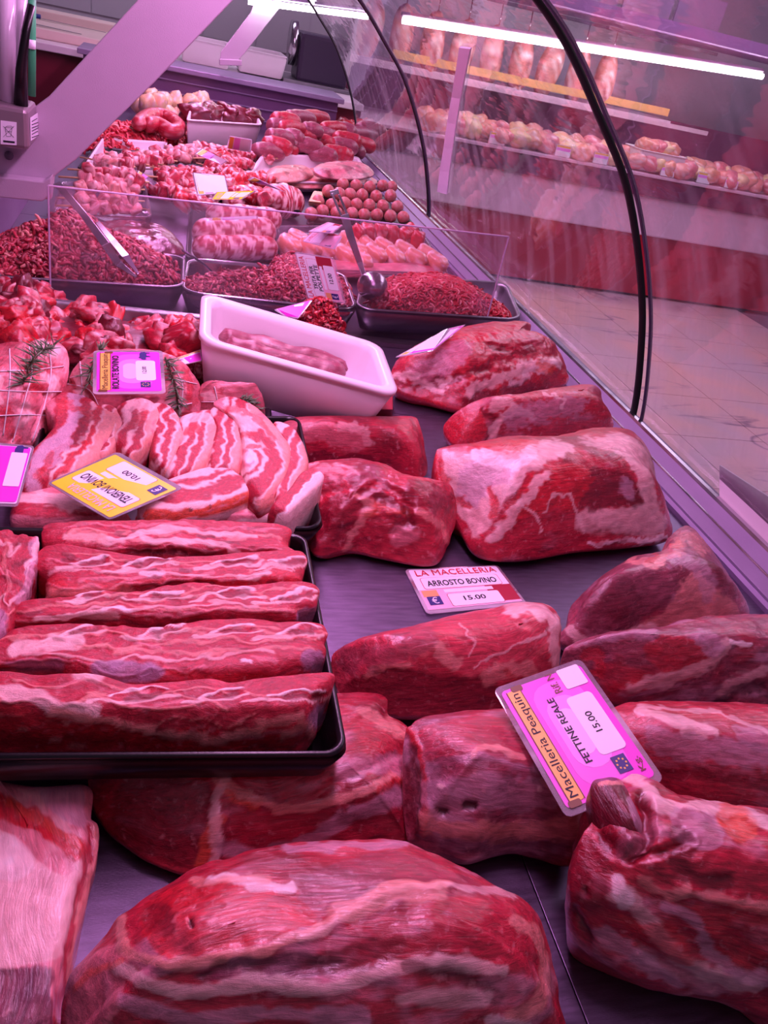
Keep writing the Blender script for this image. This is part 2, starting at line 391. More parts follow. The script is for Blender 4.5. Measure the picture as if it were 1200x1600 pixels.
# =================================================================== SETTING
FZ=-.85
TILE=plain('marble_tile',(214,184,184),.3,0,0,200,.5)
def marble():
    m,nt,b=nmat('marble'); L=nt.links.new
    tc=nd(nt,'ShaderNodeTexCoord'); 
    n=nd(nt,'ShaderNodeTexNoise'); n.inputs['Scale'].default_value=1.6; n.inputs['Detail'].default_value=5; n.inputs['Distortion'].default_value=.8; L(tc.outputs['Object'],n.inputs['Vector'])
    cr=nd(nt,'ShaderNodeValToRGB'); e=cr.color_ramp.elements; e[0].position=.3; e[0].color=(*lin((196,176,186)),1); e[1].position=.7; e[1].color=(*lin((226,176,166)),1)
    L(n.outputs[0],cr.inputs[0])
    mp=nd(nt,'ShaderNodeMapping'); mp.inputs['Rotation'].default_value=(0,0,.5); mp.inputs['Scale'].default_value=(.7,2.6,1); L(tc.outputs['Object'],mp.inputs[0])
    n2=nd(nt,'ShaderNodeTexNoise'); n2.inputs['Scale'].default_value=1.1; n2.inputs['Detail'].default_value=6; n2.inputs['Distortion'].default_value=1.2; L(mp.outputs[0],n2.inputs['Vector'])
    su=nd(nt,'ShaderNodeMath',operation='SUBTRACT'); su.inputs[1].default_value=.5; L(n2.outputs[0],su.inputs[0]); ab=nd(nt,'ShaderNodeMath',operation='ABSOLUTE'); L(su.outputs[0],ab.inputs[0])
    mr=nd(nt,'ShaderNodeMapRange'); mr.inputs[1].default_value=0; mr.inputs[2].default_value=.02; mr.inputs[3].default_value=.85; mr.inputs[4].default_value=0; L(ab.outputs[0],mr.inputs[0])
    n3=nd(nt,'ShaderNodeTexNoise'); n3.inputs['Scale'].default_value=1.7; L(tc.outputs['Object'],n3.inputs['Vector'])
    mr3=nd(nt,'ShaderNodeMapRange'); mr3.inputs[1].default_value=.5; mr3.inputs[2].default_value=.62; L(n3.outputs[0],mr3.inputs[0])
    mu=nd(nt,'ShaderNodeMath',operation='MULTIPLY'); L(mr.outputs[0],mu.inputs[0]); L(mr3.outputs[0],mu.inputs[1])
    mx=nd(nt,'ShaderNodeMix',data_type='RGBA'); mx.inputs[7].default_value=(*lin((120,96,118)),1); L(mu.outputs[0],mx.inputs[0]); L(cr.outputs[0],mx.inputs[6]); L(mx.outputs[2],b.inputs['Base Color'])
    b.inputs['Roughness'].default_value=.28
    return m
MARB=marble()
WALL=plain('wall_tile',(206,200,208),.35,0,0,200,.5,.04,3)
GROUT=plain('grout',(120,96,112),.8)
fl=tag(boxx('floor',-2.5,6,-1.2,6.6,FZ-.08,FZ-.012,GROUT),kind='structure')
TS=.48
for i in range(2,9):
    for j in range(0,9):
        x0=.55+(i-1)*TS*.98-.1; y0=1.44+(j-1)*TS
        a=tuple((x0+dx,y0+dy) for dx,dy in ((.002,.002),(TS*.98-.002,.002),(TS*.98-.002,TS-.002),(.002,TS-.002)))
        box8('floor_tile',[(*p,FZ-.012) for p in a],[(*p,FZ) for p in a],MARB,fl)
tag(boxx('wall_back',-2.5,6,6.5,6.6,FZ,2.0,WALL),kind='structure')
wb=bpy.data.objects['wall_back']
for i in range(9):
    for j in range(3):
        boxx('wall_tile',-2.3+i*.36,-2.3+i*.36+.354,6.49,6.5,.15+j*.36,.15+j*.36+.354,WALL,wb)
tag(boxx('wall_right',6,6.1,-1.2,6.6,FZ,2.0,plain('wall_paint',(176,130,160),.7)),kind='structure')
tag(boxx('wall_left',-2.6,-2.5,-1.2,6.6,FZ,2.0,plain('wall_paint2',(186,176,190),.7)),kind='structure')
tag(boxx('ceiling',-2.6,6.1,-1.2,6.6,2.0,2.06,plain('ceiling_paint',(210,196,214),.8)),kind='structure')
# =================================================================== DISPLAY CASE
XL,XR=-.29,.70
case=rootat('display_case',(.2,2.,FZ),'long stainless steel butcher display case with curved glass front','display case')
boxx('base_cabinet',XL-.05,.79,-.1,3.85,FZ,-.03,plain('case_base_red',(120,20,40),.4),case)
for (x0,x1,y0,y1) in ((XL,.2762,-.1,.4613),(.2768,XR,-.1,.4613),(XL,XR,.4622,1.0588),(XL,XR,1.0598,1.9),(XL,XR,1.901,2.8),(XL,XR,2.801,3.75)):
    boxx('deck_plate',x0,x1,y0,y1,-.03,0,DECKM,case,.0006)
DARKW=plain('case_inner_panel',(116,84,122),.4,.3,.05,90,.5,.1,8)
boxx('inner_side_panel',XL-.03,XL,-.1,3.75,-.03,.11,DARKW,case)
boxx('end_panel',XL-.03,XR,3.75,3.78,-.03,.155,DARKW,case)
for k in range(3): boxx('end_panel_rib',XL,XR,3.742,3.75,.03+.045*k,.034+.045*k,RAILM,case)
boxx('end_ledge',XL-.05,XR+.02,3.72,4.0,.155,.175,RAILM,case,.003)
# front rail: channel beside the deck, sloping inner face, lip, outer groove
def railprofile(name,prof,mat,y0=-.1,y1=3.8):
    m=len(prof); V=[(x,y0,z) for x,z in prof]+[(x,y1,z) for x,z in prof]
    Fs=[(i,i+1,m+i+1,m+i) for i in range(m-1)]+[(m-1,0,m,2*m-1),tuple(range(m)),tuple(range(m,2*m))[::-1]]
    return mesh(name,V,Fs,mat,case)
railprofile('rail_channel',[(.700,-.03),(.700,.006),(.704,.010),(.708,.006),(.711,.004),(.711,-.03)],RAILD)
railprofile('rail_inner_face',[(.712,-.03),(.712,.008),(.729,.017),(.748,.030),(.753,.030),(.753,-.03)],RAILM)
railprofile('rail_lip',[(.748,.030),(.750,.034),(.757,.034),(.757,-.03),(.753,-.03)],SHINY)
railprofile('rail_mid_trim',[(.7285,.0175),(.7295,.0192),(.7315,.0192),(.732,.0175)],SHINY)
railprofile('rail_gasket',[(.758,-.03),(.758,.020),(.772,.020),(.772,-.03)],RUBBER)
railprofile('rail_outer',[(.773,-.05),(.773,.016),(.80,.010),(.80,-.05)],RAILM)
PROF=cat([(.765,.018),(.757,.06),(.738,.124),(.708,.205),(.662,.295),(.609,.376),(.543,.445),(.479,.508),(.421,.551),(.33,.60),(.22,.64),(.12,.66)],44,False)
def glasspane(y0,y1):
    ys=np.linspace(y0,y1,14); V=[];m=len(PROF)
    nrm=np.gradient(PROF,axis=0); nrm=np.stack([nrm[:,1],-nrm[:,0]],1); nrm/=np.linalg.norm(nrm,axis=1)[:,None]
    for yy in ys:
        for (x,z) in PROF: V.append((x,yy,z))
    Fs=[(j*m+i,j*m+i+1,(j+1)*m+i+1,(j+1)*m+i) for j in range(len(ys)-1) for i in range(m-1)]
    o=mesh('glass_pane',V,Fs,GLASS,case,True)
    return o
def joint(y,w,mat,name='glass_joint',off=.004):
    V=[];m=len(PROF); nrm=np.gradient(PROF,axis=0); nrm=np.stack([nrm[:,1],-nrm[:,0]],1); nrm/=np.linalg.norm(nrm,axis=1)[:,None]
    for (x,z),n in zip(PROF,nrm):
        for dy,k in ((0,-off),(w,-off),(w,off),(0,off)): V.append((x+n[0]*k,y+dy,z+n[1]*k))
    Fs=[(i*4+k,i*4+(k+1)%4,i*4+4+(k+1)%4,i*4+4+k) for i in range(m-1) for k in range(4)]+[(0,1,2,3),(4*m-1,4*m-2,4*m-3,4*m-4)]
    return mesh(name,V,Fs,mat,case,True)
EDGE=plain('glass_edge',(60,50,74),.15,0,0,200,.8)
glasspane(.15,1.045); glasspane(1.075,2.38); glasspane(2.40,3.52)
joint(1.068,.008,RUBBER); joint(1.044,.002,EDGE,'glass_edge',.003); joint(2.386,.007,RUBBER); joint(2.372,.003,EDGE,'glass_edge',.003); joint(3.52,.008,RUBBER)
# support arms
def plate(name,pts,y,th,mat,par):
    b=[Y(*p,y) for p in pts]; m=len(b); V=b+[v+np.array([0,th,0]) for v in b]
    Fs=[tuple(range(m)),tuple(range(m,2*m))[::-1]]+[((i+1)%m,i,m+i,m+(i+1)%m) for i in range(m)]
    o=mesh(name,V,Fs,mat,par); md=o.modifiers.new('bevel','BEVEL'); md.width=.002; md.segments=2; md.limit_method='ANGLE'; return o
plate('support_arm',[(-40,300),(4,308),(80,312),(84,276),(118,250),(240,130),(378,-14),(500,-150),(330,-150),(215,0),(75,152),(40,178),(-40,180)],1.50,.022,ARMM,case)
plate('arm_bracket',[(-40,272),(68,284),(80,276),(80,305),(66,315),(-40,305)],1.47,.03,ARMM,case)
plate('support_arm',[(343,100),(362,103),(382,84),(436,14),(440,2),(400,-2),(392,20),(345,82)],3.70,.02,ARMM,case)
plate('arm_bracket',[(343,92),(378,94),(378,103),(343,102)],3.69,.03,ARMM,case)
m_em=plain('lamp_glow',(255,250,255),.4,emit=(.95,.9,1),es=14)
a,b=Y(388,2,3.66),Y(575,26,3.66)
tube('lamp_tube',[a,b],.011,m_em,case,10)
tube('lamp_reflector',[a+[0,.01,.022],b+[0,.01,.022]],.016,RAILM,case,8,.5)
# dark spot on the arm
tube('bolt_cap',[Y(14,243,1.485),Y(14,243,1.500)],.007,plain('bolt_grey',(110,96,120),.5),case,12)
fix(case)
# outer clear plate standing on the rail
pr=rootat('acrylic_stop',(.762,.70,.035),'pink-lit white plastic plate standing on the outer rail at right edge','plate')
q=[X(1127,793,.7615),X(1290,952,.7615),X(1290,832,.7615),X(1127,727,.7615)]
v=np.array([-.003,0,0]); mesh('panel',q+[x+v for x in q],[(0,1,2,3),(7,6,5,4),(0,3,7,4),(1,0,4,5),(2,1,5,6),(3,2,6,7)],WHITEP,pr); fix(pr)
# =================================================================== SCALE COLUMN at left
col=rootat('scale_column',(-.24,1.42,.2),'grey metal box with sticker labels and upright tube column','scale')
GREYB=plain('grey_box',(150,132,140),.35,.5,.05,200,.5,.05,30)
y0=1.40
fx0=Y(-30,235,y0)[0]; fx1=Y(45,236,y0)[0]; zb=Y(45,236,y0)[2]; zt=Y(45,172,y0)[2]
boxx('housing',fx0,fx1,y0,1.497,zb,zt,GREYB,col,.006)
LAB=plain('sticker',(240,232,246),.5); INK=plain('black_ink',(26,16,34),.6)
def quadface(name,qs,th,mat,par):
    q=[np.array(x,float) for x in qs]; n=np.cross(q[1]-q[0],q[3]-q[0]); n/=np.linalg.norm(n)+1e-12
    if n@(CAM-q[0])<0: n=-n
    return mesh(name,q+[x+n*th for x in q],[(3,2,1,0),(4,5,6,7),(0,1,5,4),(1,2,6,5),(2,3,7,6),(3,0,4,7)],mat,par)
yf=y0-.0006
quadface('recycling_sticker',[Y(1,188,yf),Y(26,191,yf),Y(26,227,yf),Y(1,225,yf)],.0004,LAB,col)
ys2=y0-.0012
def ln(a,b,w,y=ys2,par=col,nm='sticker_print'):
    tube(nm,[Y(*a,y),Y(*b,y)],w,INK,par,4,.4)
for a_,b_ in (((5,197),(22,215)),((22,197),(5,214)),((8,199),(19,200)),((8,199),(10,213)),((19,200),(17,213)),((10,213),(17,213)),((7,200),(11,197)),((11,197),(18,197)),((18,197),(21,200)),((9,205),(18,206))): ln(a_,b_,.0005)
quadface('sticker_print',[Y(5,219,ys2),Y(23,221,ys2),Y(23,224,ys2),Y(5,222,ys2)],.0003,INK,col)
xs=fx1+.0006
quadface('rating_sticker',[X(47,184,xs),X(72,167,xs),X(73,204,xs),X(48,220,xs)],.0004,LAB,col)
for k in range(6):
    yy=190+k*5; tube('sticker_print',[X(50,yy,xs+.0009),X(58+(k*7)%9,yy-5-(k%2),xs+.0009)],.0006,INK,col,4)
for k in range(4):
    yy=182+k*6; tube('sticker_print',[X(64,yy-3,xs+.0009),X(70,yy-6,xs+.0009)],.0006,INK,col,4)
tubec=plain('clear_tube',(222,205,225),.15,0,0,200,.7)
for a_,b_,r_ in (((12,-30),(14,158),.014),((33,-30),(31,160),.009)):
    tube('upright_tube',[Y(*b_,1.45),Y(*a_,1.45)],r_,tubec,col,12)
gq=Y(50,150,1.46); gt=Y(50,-30,1.46)
tube('green_strip',[gq,gt],.006,plain('green_tag',(60,170,110),.5),col,6)
tube('label_band',[Y(49,76,1.455),Y(49,62,1.455)],.0066,LAB,col,6)
tube('black_cable',[Y(33,163,1.43),Y(33,110,1.42),Y(40,50,1.42),Y(49,8,1.43)],[.0105,.0078,.006,.0055],BLACK,col,10)
fix(col)
# =================================================================== OPPOSITE COUNTER
OY=5.12
oc=rootat('poultry_counter',(3.4,5.6,FZ),'red and white poultry counter across the aisle behind the glass','counter')
RED=plain('counter_red',(176,20,50),.35); WHT=plain('counter_white',(226,196,214),.4); DKP=plain('counter_dark_edge',(110,50,84),.4)
boxx('lower_panel',.95,5.6,OY+.04,5.9,FZ+.02,-.42,RED,oc); boxx('plinth',.95,5.6,OY+.07,5.9,FZ,FZ+.02,BLACK,oc)
boxx('white_front',.95,5.6,OY,5.9,-.42,-.17,WHT,oc,.01); boxx('dark_trim',.95,5.6,OY-.03,5.9,-.17,-.05,DKP,oc,.01)
boxx('white_deck',.95,5.6,OY-.05,5.9,-.05,-.03,WHT,oc,.004)
boxx('back_panel',.95,5.6,5.9,5.93,-.03,.26,plain('counter_back',(150,86,120),.5),oc)
boxx('shelf',.95,3.3,5.45,5.9,.26,.275,WHT,oc,.003); boxx('price_rail',1.3,3.25,5.43,5.445,.30,.345,plain('orange_rail',(244,190,120),.5),oc)
boxx('shelf_front_strip',1.0,3.6,5.435,5.45,.235,.262,WHT,oc)
a=np.array([1.26,OY+.05,.50]); b=np.array([3.66,OY+.05,.64])
tube('lamp_tube',[a,b],.017,m_em,oc,10); tube('lamp_hood',[a+[0,.03,.03],b+[0,.03,.03]],.028,WHT,oc,8,.5)
boxx('canopy',.95,5.6,5.0,5.9,.74,.80,plain('canopy_violet',(176,130,186),.5),oc)
boxx('hook_rail',1.0,3.5,5.50,5.52,.70,.72,SHINY,oc)
fix(oc)
sg=rootat('wall_sign_board',(3.2,6.2,.75),'pale framed notice board high on wall above the poultry counter','sign')
for k in range(3): boxx('sign_panel',2.6+k*.42,2.98+k*.42,6.1,6.12,.86,1.05,plain('sign_lilac',(206,176,210),.5),sg,.002)
fix(sg)
# =================================================================== LARGE BEEF CUTS
BG=dict(nr=74,na=260)
blob('beef_brisket',[(-60,1212),(0,1219),(70,1231),(138,1231),(141,1278),(152,1290),(149,1340),(134,1400),(118,1480),(98,1570),(80,1660),(-60,1660)],.05,base='P',veil=('F',.22),seed=3,p=7,zl=.55,zh=.9,amp=.0016,var='P',inset=.1,
 strokes=[('poly','F',[(-50,1270),(10,1300),(60,1345),(110,1370),(128,1330),(122,1400),(100,1490),(70,1500),(-50,1490)],.75,.6),
 ('poly','W',[(0,1300),(40,1320),(60,1360),(20,1380),(-40,1350)],.5,.3),
 ('B',24,[(-50,1246),(0,1256),(60,1282),(100,1310),(126,1322)],.95,-.6),('O',10,[(10,1250),(80,1288),(125,1318)],.5,.2),
 ('poly','S',[(60,1235),(136,1236),(136,1290),(110,1285),(80,1262)],.6,.3),
 ('poly','V',[(-60,1515),(20,1508),(70,1512),(84,1540),(70,1660),(-60,1660)],.9,-.5),
 ('M',9,[(143,1292),(138,1350),(122,1420),(100,1530),(86,1640)],.85,-.8),('T',7,[(152,1292),(148,1345),(130,1410),(110,1500),(92,1600)],.7,1)],
 label='thick slab of brisket with pale fat cap, at bottom left corner',**BG)
blob('beef_roast',[(92,1640),(98,1575),(118,1520),(160,1470),(180,1440),(210,1412),(245,1385),(300,1355),(360,1337),(450,1320),(540,1311),(625,1316),(700,1345),(770,1382),(822,1408),(848,1438),(866,1495),(874,1560),(870,1660),(640,1760),(300,1760),(90,1720)],.115,base='M',veil=('S',.24),seed=11,p=2.2,zl=.3,zh=.8,amp=.003,var='D',
 strokes=[('poly','B',[(215,1425),(250,1390),(320,1372),(400,1378),(470,1400),(495,1440),(420,1470),(350,1490),(260,1495),(225,1460)],.85,-.8),
 ('poly','D',[(215,1425),(250,1405),(275,1430),(270,1465),(230,1455)],.6,-1),
 ('poly','V',[(310,1512),(400,1495),(480,1490),(545,1500),(500,1525),(400,1530),(320,1530)],.7,-1.6),
 ('poly','N',[(470,1400),(520,1350),(620,1330),(700,1360),(760,1390),(640,1420),(560,1440)],.55,.4),
 ('poly','P',[(100,1570),(130,1510),(180,1475),(200,1520),(180,1600),(100,1640)],.7,.5),
 ('T',13,[(190,1440),(200,1490),(300,1500),(400,1485),(470,1465),(540,1430),(610,1395),(700,1385)],.8,1.2),
 ('F',18,[(190,1510),(250,1540),(330,1545),(420,1530),(520,1545),(600,1520),(700,1500),(780,1510)],.7,1.4),
 ('S',22,[(200,1560),(300,1590),(420,1580),(560,1590)],.6,.6),
 ('W',10,[(330,1375),(400,1382),(460,1385)],.75,.6),('T',8,[(300,1372),(340,1380),(420,1376)],.7,.3),
 ('F',9,[(470,1468),(560,1430),(640,1395),(760,1388),(800,1400)],.55,.4),('T',26,[(530,1425),(600,1408),(680,1400)],.6,.6),
 ('poly','D',[(480,1500),(560,1470),(640,1470),(600,1510),(520,1535)],.55,-1),
 ('poly','M',[(640,1420),(760,1410),(820,1440),(840,1500),(760,1490),(680,1480)],.75,.4),
 ('D',16,[(640,1510),(720,1520),(780,1560)],.6,-1),('K',5,[(302,1440),(304,1446)],.9,-1.5),
 ('T',16,[(800,1440),(830,1460),(850,1500),(845,1560),(800,1590)],.65,.8),('F',22,[(640,1560),(700,1555),(760,1560)],.5,.5),
 ('O',8,[(120,1545),(150,1520),(190,1500)],.6,.2),('S',10,[(450,1328),(540,1318),(630,1324)],.6,.6),('W',12,[(770,1596),(820,1600)],.6,.5)],
 label='biggest beef roast, veined with fat, lying nearest at bottom centre',nr=100,na=340)
blob('beef_roast',[(140,1250),(150,1190),(250,1120),(420,1100),(540,1084),(600,1088),(606,1120),(642,1150),(642,1300),(628,1314),(540,1318),(450,1330),(350,1356),(325,1368),(270,1362),(200,1320)],.058,base='M',veil=('S',.16),seed=22,p=2.4,amp=.003,var='D',zl=.2,zh=.75,
 strokes=[('poly','D',[(200,1210),(320,1220),(330,1290),(310,1350),(250,1340),(180,1290)],.65,-.6),
 ('O',14,[(312,1350),(325,1310),(345,1280)],.8,1),('F',14,[(330,1350),(340,1300),(335,1250),(350,1215)],.7,1.4),
 ('O',12,[(352,1238),(378,1252),(405,1256)],.85,.8),('T',13,[(335,1212),(380,1240),(440,1262),(500,1258),(560,1235),(620,1212)],.75,1),
 ('S',22,[(350,1330),(420,1335),(500,1310),(560,1270),(620,1240)],.55,.4),('B',9,[(590,1232),(635,1212)],.8,.6),
 ('-',10,[(500,1240),(560,1200),(640,1170)],0,-1.6),('S',26,[(540,1200),(600,1190),(640,1200)],.5,.3),('T',12,[(560,1110),(605,1130),(636,1150)],.6,1),
 ('D',18,[(540,1280),(600,1290),(635,1285)],.5,-.8)],
 label='long beef roast tucked under the front edge of the rib tray',**BG)
blob('beef_roast',[(633,1155),(642,1136),(668,1120),(760,1110),(830,1115),(930,1160),(945,1250),(918,1310),(902,1346),(858,1339),(800,1328),(735,1345),(692,1336),(657,1322),(634,1310),(628,1230)],.082,base='N',veil=('S',.26),seed=31,p=2.6,amp=.002,var='M',
 strokes=[('poly','M',[(650,1140),(760,1118),(840,1125),(840,1190),(780,1185),(700,1180),(650,1190)],.75,.5),
 ('poly','D',[(634,1170),(648,1180),(660,1250),(656,1310),(636,1305)],.85,-2.2),('B',7,[(640,1140),(655,1180),(664,1240),(660,1310)],.7,1.2),
 ('T',26,[(670,1290),(740,1300),(820,1300),(900,1290)],.75,1.2),('S',40,[(680,1240),(760,1240),(860,1240)],.5,.2),
 ('T',9,[(735,1180),(770,1170),(820,1180)],.7,.6),('T',8,[(850,1215),(862,1230)],.5,.2),
 ('K',7,[(684,1268),(691,1266)],.95,-3),('K',8,[(724,1258),(738,1260)],.95,-3),('F',5,[(684,1226),(688,1229)],.8,.5),('F',5,[(845,1228),(848,1232)],.8,.5),
 ('V',22,[(700,1325),(780,1322),(880,1325)],.5,-.6),('D',14,[(690,1205),(760,1195),(800,1220)],.4,-.5)],
 label='beef roast with two small dark holes, left of the large pink tag',**BG)
blob('beef_shoulder',[(925,1228),(946,1217),(968,1222),(990,1206),(1014,1222),(1060,1242),(1130,1262),(1200,1262),(1290,1290),(1290,1620),(1200,1585),(1120,1556),(1010,1530),(940,1482),(897,1422),(900,1350),(912,1300),(928,1270)],.118,base='M',veil=('S',.22),seed=42,p=2.3,zl=.18,zh=.85,amp=.0042,var='D',
 strokes=[('poly','D',[(928,1230),(962,1225),(985,1260),(1000,1320),(975,1330),(945,1300),(930,1260)],.55,2.6),
 ('-',12,[(1000,1260),(1010,1310),(990,1340),(1040,1330),(1075,1310)],0,-4),('D',12,[(1000,1250),(1012,1310),(985,1345),(940,1310)],.7,-2.5),
 ('F',14,[(980,1212),(1010,1235),(1030,1262),(1090,1262),(1160,1270),(1200,1290)],.85,2.4),
 ('poly','O',[(1118,1270),(1150,1262),(1180,1290),(1175,1310),(1140,1306),(1118,1290)],.85,.5),
 ('poly','S',[(1050,1270),(1110,1270),(1130,1310),(1100,1330),(1060,1300)],.65,.4),
 ('D',18,[(1060,1300),(1080,1320),(1060,1350),(1100,1380),(1140,1380)],.6,-2.2),
 ('F',18,[(960,1400),(975,1395),(1000,1425),(1020,1450),(1060,1490),(1110,1520),(1180,1535)],.65,1.6),('W',18,[(965,1385),(972,1410)],.8,1.4),
 ('poly','B',[(960,1425),(1000,1440),(1050,1450),(1085,1500),(1060,1500),(1000,1470)],.7,.6),
 ('T',14,[(1060,1395),(1110,1400),(1160,1410),(1200,1420)],.7,1.6),('T',12,[(1000,1380),(1050,1400),(1075,1385)],.6,1.2),
 ('poly','B',[(1085,1410),(1200,1425),(1200,1500),(1130,1500)],.55,.4),('S',14,[(1040,1420),(1080,1440),(1110,1490),(1160,1520),(1200,1530)],.6,.5),
 ('S',20,[(940,1460),(1000,1500),(1050,1530)],.6,.4),('K',9,[(903,1425),(912,1440),(925,1470)],.8,-3),('K',5,[(918,1392),(922,1398)],.8,-2),
 ('poly','D',[(905,1310),(950,1330),(950,1400),(920,1420),(905,1380)],.45,.6),('-',12,[(1000,1480),(1060,1510),(1120,1535)],0,-2.4)],
 label='folded beef shoulder piece at bottom right, its flap over the pink tag',nr=96,na=320)
sh=bpy.data.objects['beef_shoulder']
fp=blob('meat_flap',[(924,1228),(946,1216),(970,1222),(992,1262),(1008,1322),(988,1346),(956,1334),(934,1290)],.034,.080,base='D',veil=('B',.25),seed=43,p=2.4,zl=.3,zh=.8,nr=30,na=110,amp=.0014,parent=sh,strokes=[('S',12,[(985,1250),(1000,1300),(998,1330)],.7,0),('T',5,[(930,1226),(968,1222)],.8,.5)])
fp.location=Vector(fp.location)-Vector(sh.location)
blob('beef_roast',[(948,1120),(960,1106),(1000,1096),(1100,1096),(1200,1102),(1280,1112),(1280,1290),(1190,1285),(1090,1262),(1030,1236),(990,1215),(955,1180)],.078,base='M',veil=('S',.14),seed=53,p=2.4,amp=.0022,var='L',
 strokes=[('F',10,[(1000,1112),(1050,1128),(1100,1140),(1120,1150)],.8,.6),('F',12,[(1070,1145),(1100,1150)],.7,.4),('S',26,[(1020,1150),(1080,1170),(1160,1180),(1230,1190)],.6,.3),
 ('poly','S',[(1150,1140),(1240,1150),(1240,1190),(1180,1175)],.55,.4),('D',14,[(1040,1210),(1120,1215),(1200,1230)],.5,-1),('F',6,[(1000,1105),(1080,1110),(1150,1125),(1220,1160)],.6,.3)],
 label='beef roast at right edge directly behind the folded shoulder piece',**BG)
blob('beef_roast',[(880,1025),(905,1002),(950,990),(1020,982),(1080,965),(1200,962),(1280,968),(1280,1108),(1200,1106),(1150,1098),(1060,1095),(980,1098),(915,1080)],.085,base='N',veil=('S',.28),seed=64,p=2.4,amp=.003,var='M',
 strokes=[('poly','B',[(1010,1005),(1060,990),(1100,1010),(1100,1050),(1060,1070),(1020,1040)],.6,.4),('poly','B',[(930,1035),(990,1040),(1010,1080),(950,1080)],.5,.3),
 ('F',14,[(985,1072),(1050,1062),(1100,1045),(1120,1020),(1130,1005)],.75,1.2),('F',13,[(1130,1080),(1160,1060),(1200,1040)],.7,1),
 ('K',14,[(1120,1095),(1150,1078),(1190,1076)],.6,-2),('W',5,[(1140,1000),(1170,1006)],.9,.6),('S',12,[(1090,995),(1110,1020),(1120,1010)],.7,.5),('B',14,[(920,1020),(940,1030),(935,1050)],.6,-.6)],
 label='silvery-veined beef roast against the rail, right of the shank, behind the pink tag',**BG)
blob('beef_shank',[(872,995),(885,980),(893,945),(935,905),(990,872),(1035,862),(1045,840),(1075,821),(1108,855),(1140,900),(1172,962),(1120,985),(1000,992),(940,1006),(890,1010)],.082,base='N',veil=('S',.18),seed=75,p=2.1,amp=.002,var='D',zh=.9,
 strokes=[('poly','N',[(905,960),(930,915),(990,880),(1050,880),(1060,920),(1010,960),(950,1000)],.75,1.2),('poly','D',[(905,940),(940,910),(980,900),(1000,940),(950,970)],.45,.6),
 ('poly','T',[(1000,985),(1040,950),(1080,900),(1120,920),(1160,960),(1100,980)],.7,.6),('F',14,[(890,985),(915,1000),(960,998),(1020,985)],.8,1),
 ('T',12,[(985,876),(1020,878),(1060,870)],.8,.8),('B',8,[(1015,874),(1028,870)],.8,.6),('O',8,[(1050,850),(1062,850)],.7,.4),('T',14,[(1045,860),(1080,835),(1100,860)],.5,.5),('S',20,[(1060,880),(1090,890),(1110,930)],.5,.3)],
 label='tapering beef shank piece by the rail behind the pink tag',**BG)
blob('beef_roast',[(518,1030),(530,1014),(560,1000),(650,975),(740,955),(800,946),(850,945),(872,962),(877,990),(872,1045),(858,1072),(790,1104),(700,1118),(600,1115),(540,1100),(522,1066)],.076,base='L',veil=('T',.12),seed=86,p=2.3,amp=.0018,var='M',
 strokes=[('poly','D',[(600,1040),(660,1050),(720,1060),(800,1070),(850,1080),(780,1110),(640,1118),(545,1095),(540,1070)],.7,-.8),
 ('F',20,[(800,950),(840,955),(862,970)],.85,1.6),('F',11,[(868,975),(866,1010),(872,1040)],.7,1),('T',16,[(690,1020),(712,1038)],.75,.6),('T',18,[(760,1060),(790,1050),(830,1045)],.7,.8),
 ('T',10,[(570,1058),(600,1042),(640,1040)],.6,.8),('F',3,[(740,1045),(790,1020),(850,990)],.6,.3),('F',3,[(720,975),(740,1000),(735,1030)],.5,.3),('N',30,[(540,1030),(600,1025),(660,1000)],.45,.2),
 ('B',10,[(795,1055),(815,1058)],.6,0)],
 label='long rounded beef roast directly in front of the arrosto bovino tag',**BG)
blob('beef_roast',[(680,712),(700,697),(790,683),(870,680),(930,668),(985,672),(1012,700),(1024,745),(1040,790),(1050,836),(1000,850),(900,861),(812,874),(745,866),(718,822),(690,770)],.108,base='M',veil=('S',.12),seed=97,p=2.5,zl=.12,zh=.86,amp=.0024,var='D',
 strokes=[('poly','F',[(690,702),(740,706),(800,700),(840,690),(900,700),(880,720),(830,735),(800,770),(770,810),(740,840),(715,800),(695,750)],.8,.8),
 ('poly','S',[(730,720),(790,720),(800,745),(750,790),(725,790),(715,750)],.7,.4),('B',9,[(772,765),(774,790),(766,806)],.85,-1.4),('B',10,[(722,778),(730,790)],.8,-.8),
 ('poly','F',[(900,688),(980,676),(1010,700),(1024,745),(1036,790),(1044,830),(960,836),(900,830),(905,795),(930,800),(985,795),(1005,780),(990,740),(960,705)],.72,.6),
 ('poly','D',[(925,735),(980,740),(1000,770),(1004,790),(930,800),(900,775)],.8,-.6),('poly','S',[(968,752),(985,750),(992,780),(975,778)],.6,.2),
 ('poly','B',[(830,745),(900,725),(925,745),(900,790),(850,800),(780,820),(800,780)],.7,.3),
 ('poly','B',[(700,700),(830,688),(840,700),(760,712)],.7,.3),
 ('F',4,[(810,782),(835,810),(850,830)],.7,.3),('F',4,[(850,800),(870,778),(895,775)],.7,.3),('F',4,[(895,775),(900,800),(905,830)],.6,.3),
 ('F',12,[(770,840),(800,800),(830,770),(850,745)],.7,1),('W',6,[(1040,838),(980,845),(920,850)],.8,1),('M',12,[(760,858),(860,845),(980,840)],.6,-.4),
 ('W',14,[(740,712),(800,725),(830,712)],.7,.6),('B',14,[(683,715),(690,745),(705,790)],.7,.4)],
 label='large sirloin joint with white fat seam, behind the arrosto bovino tag',nr=96,na=320)
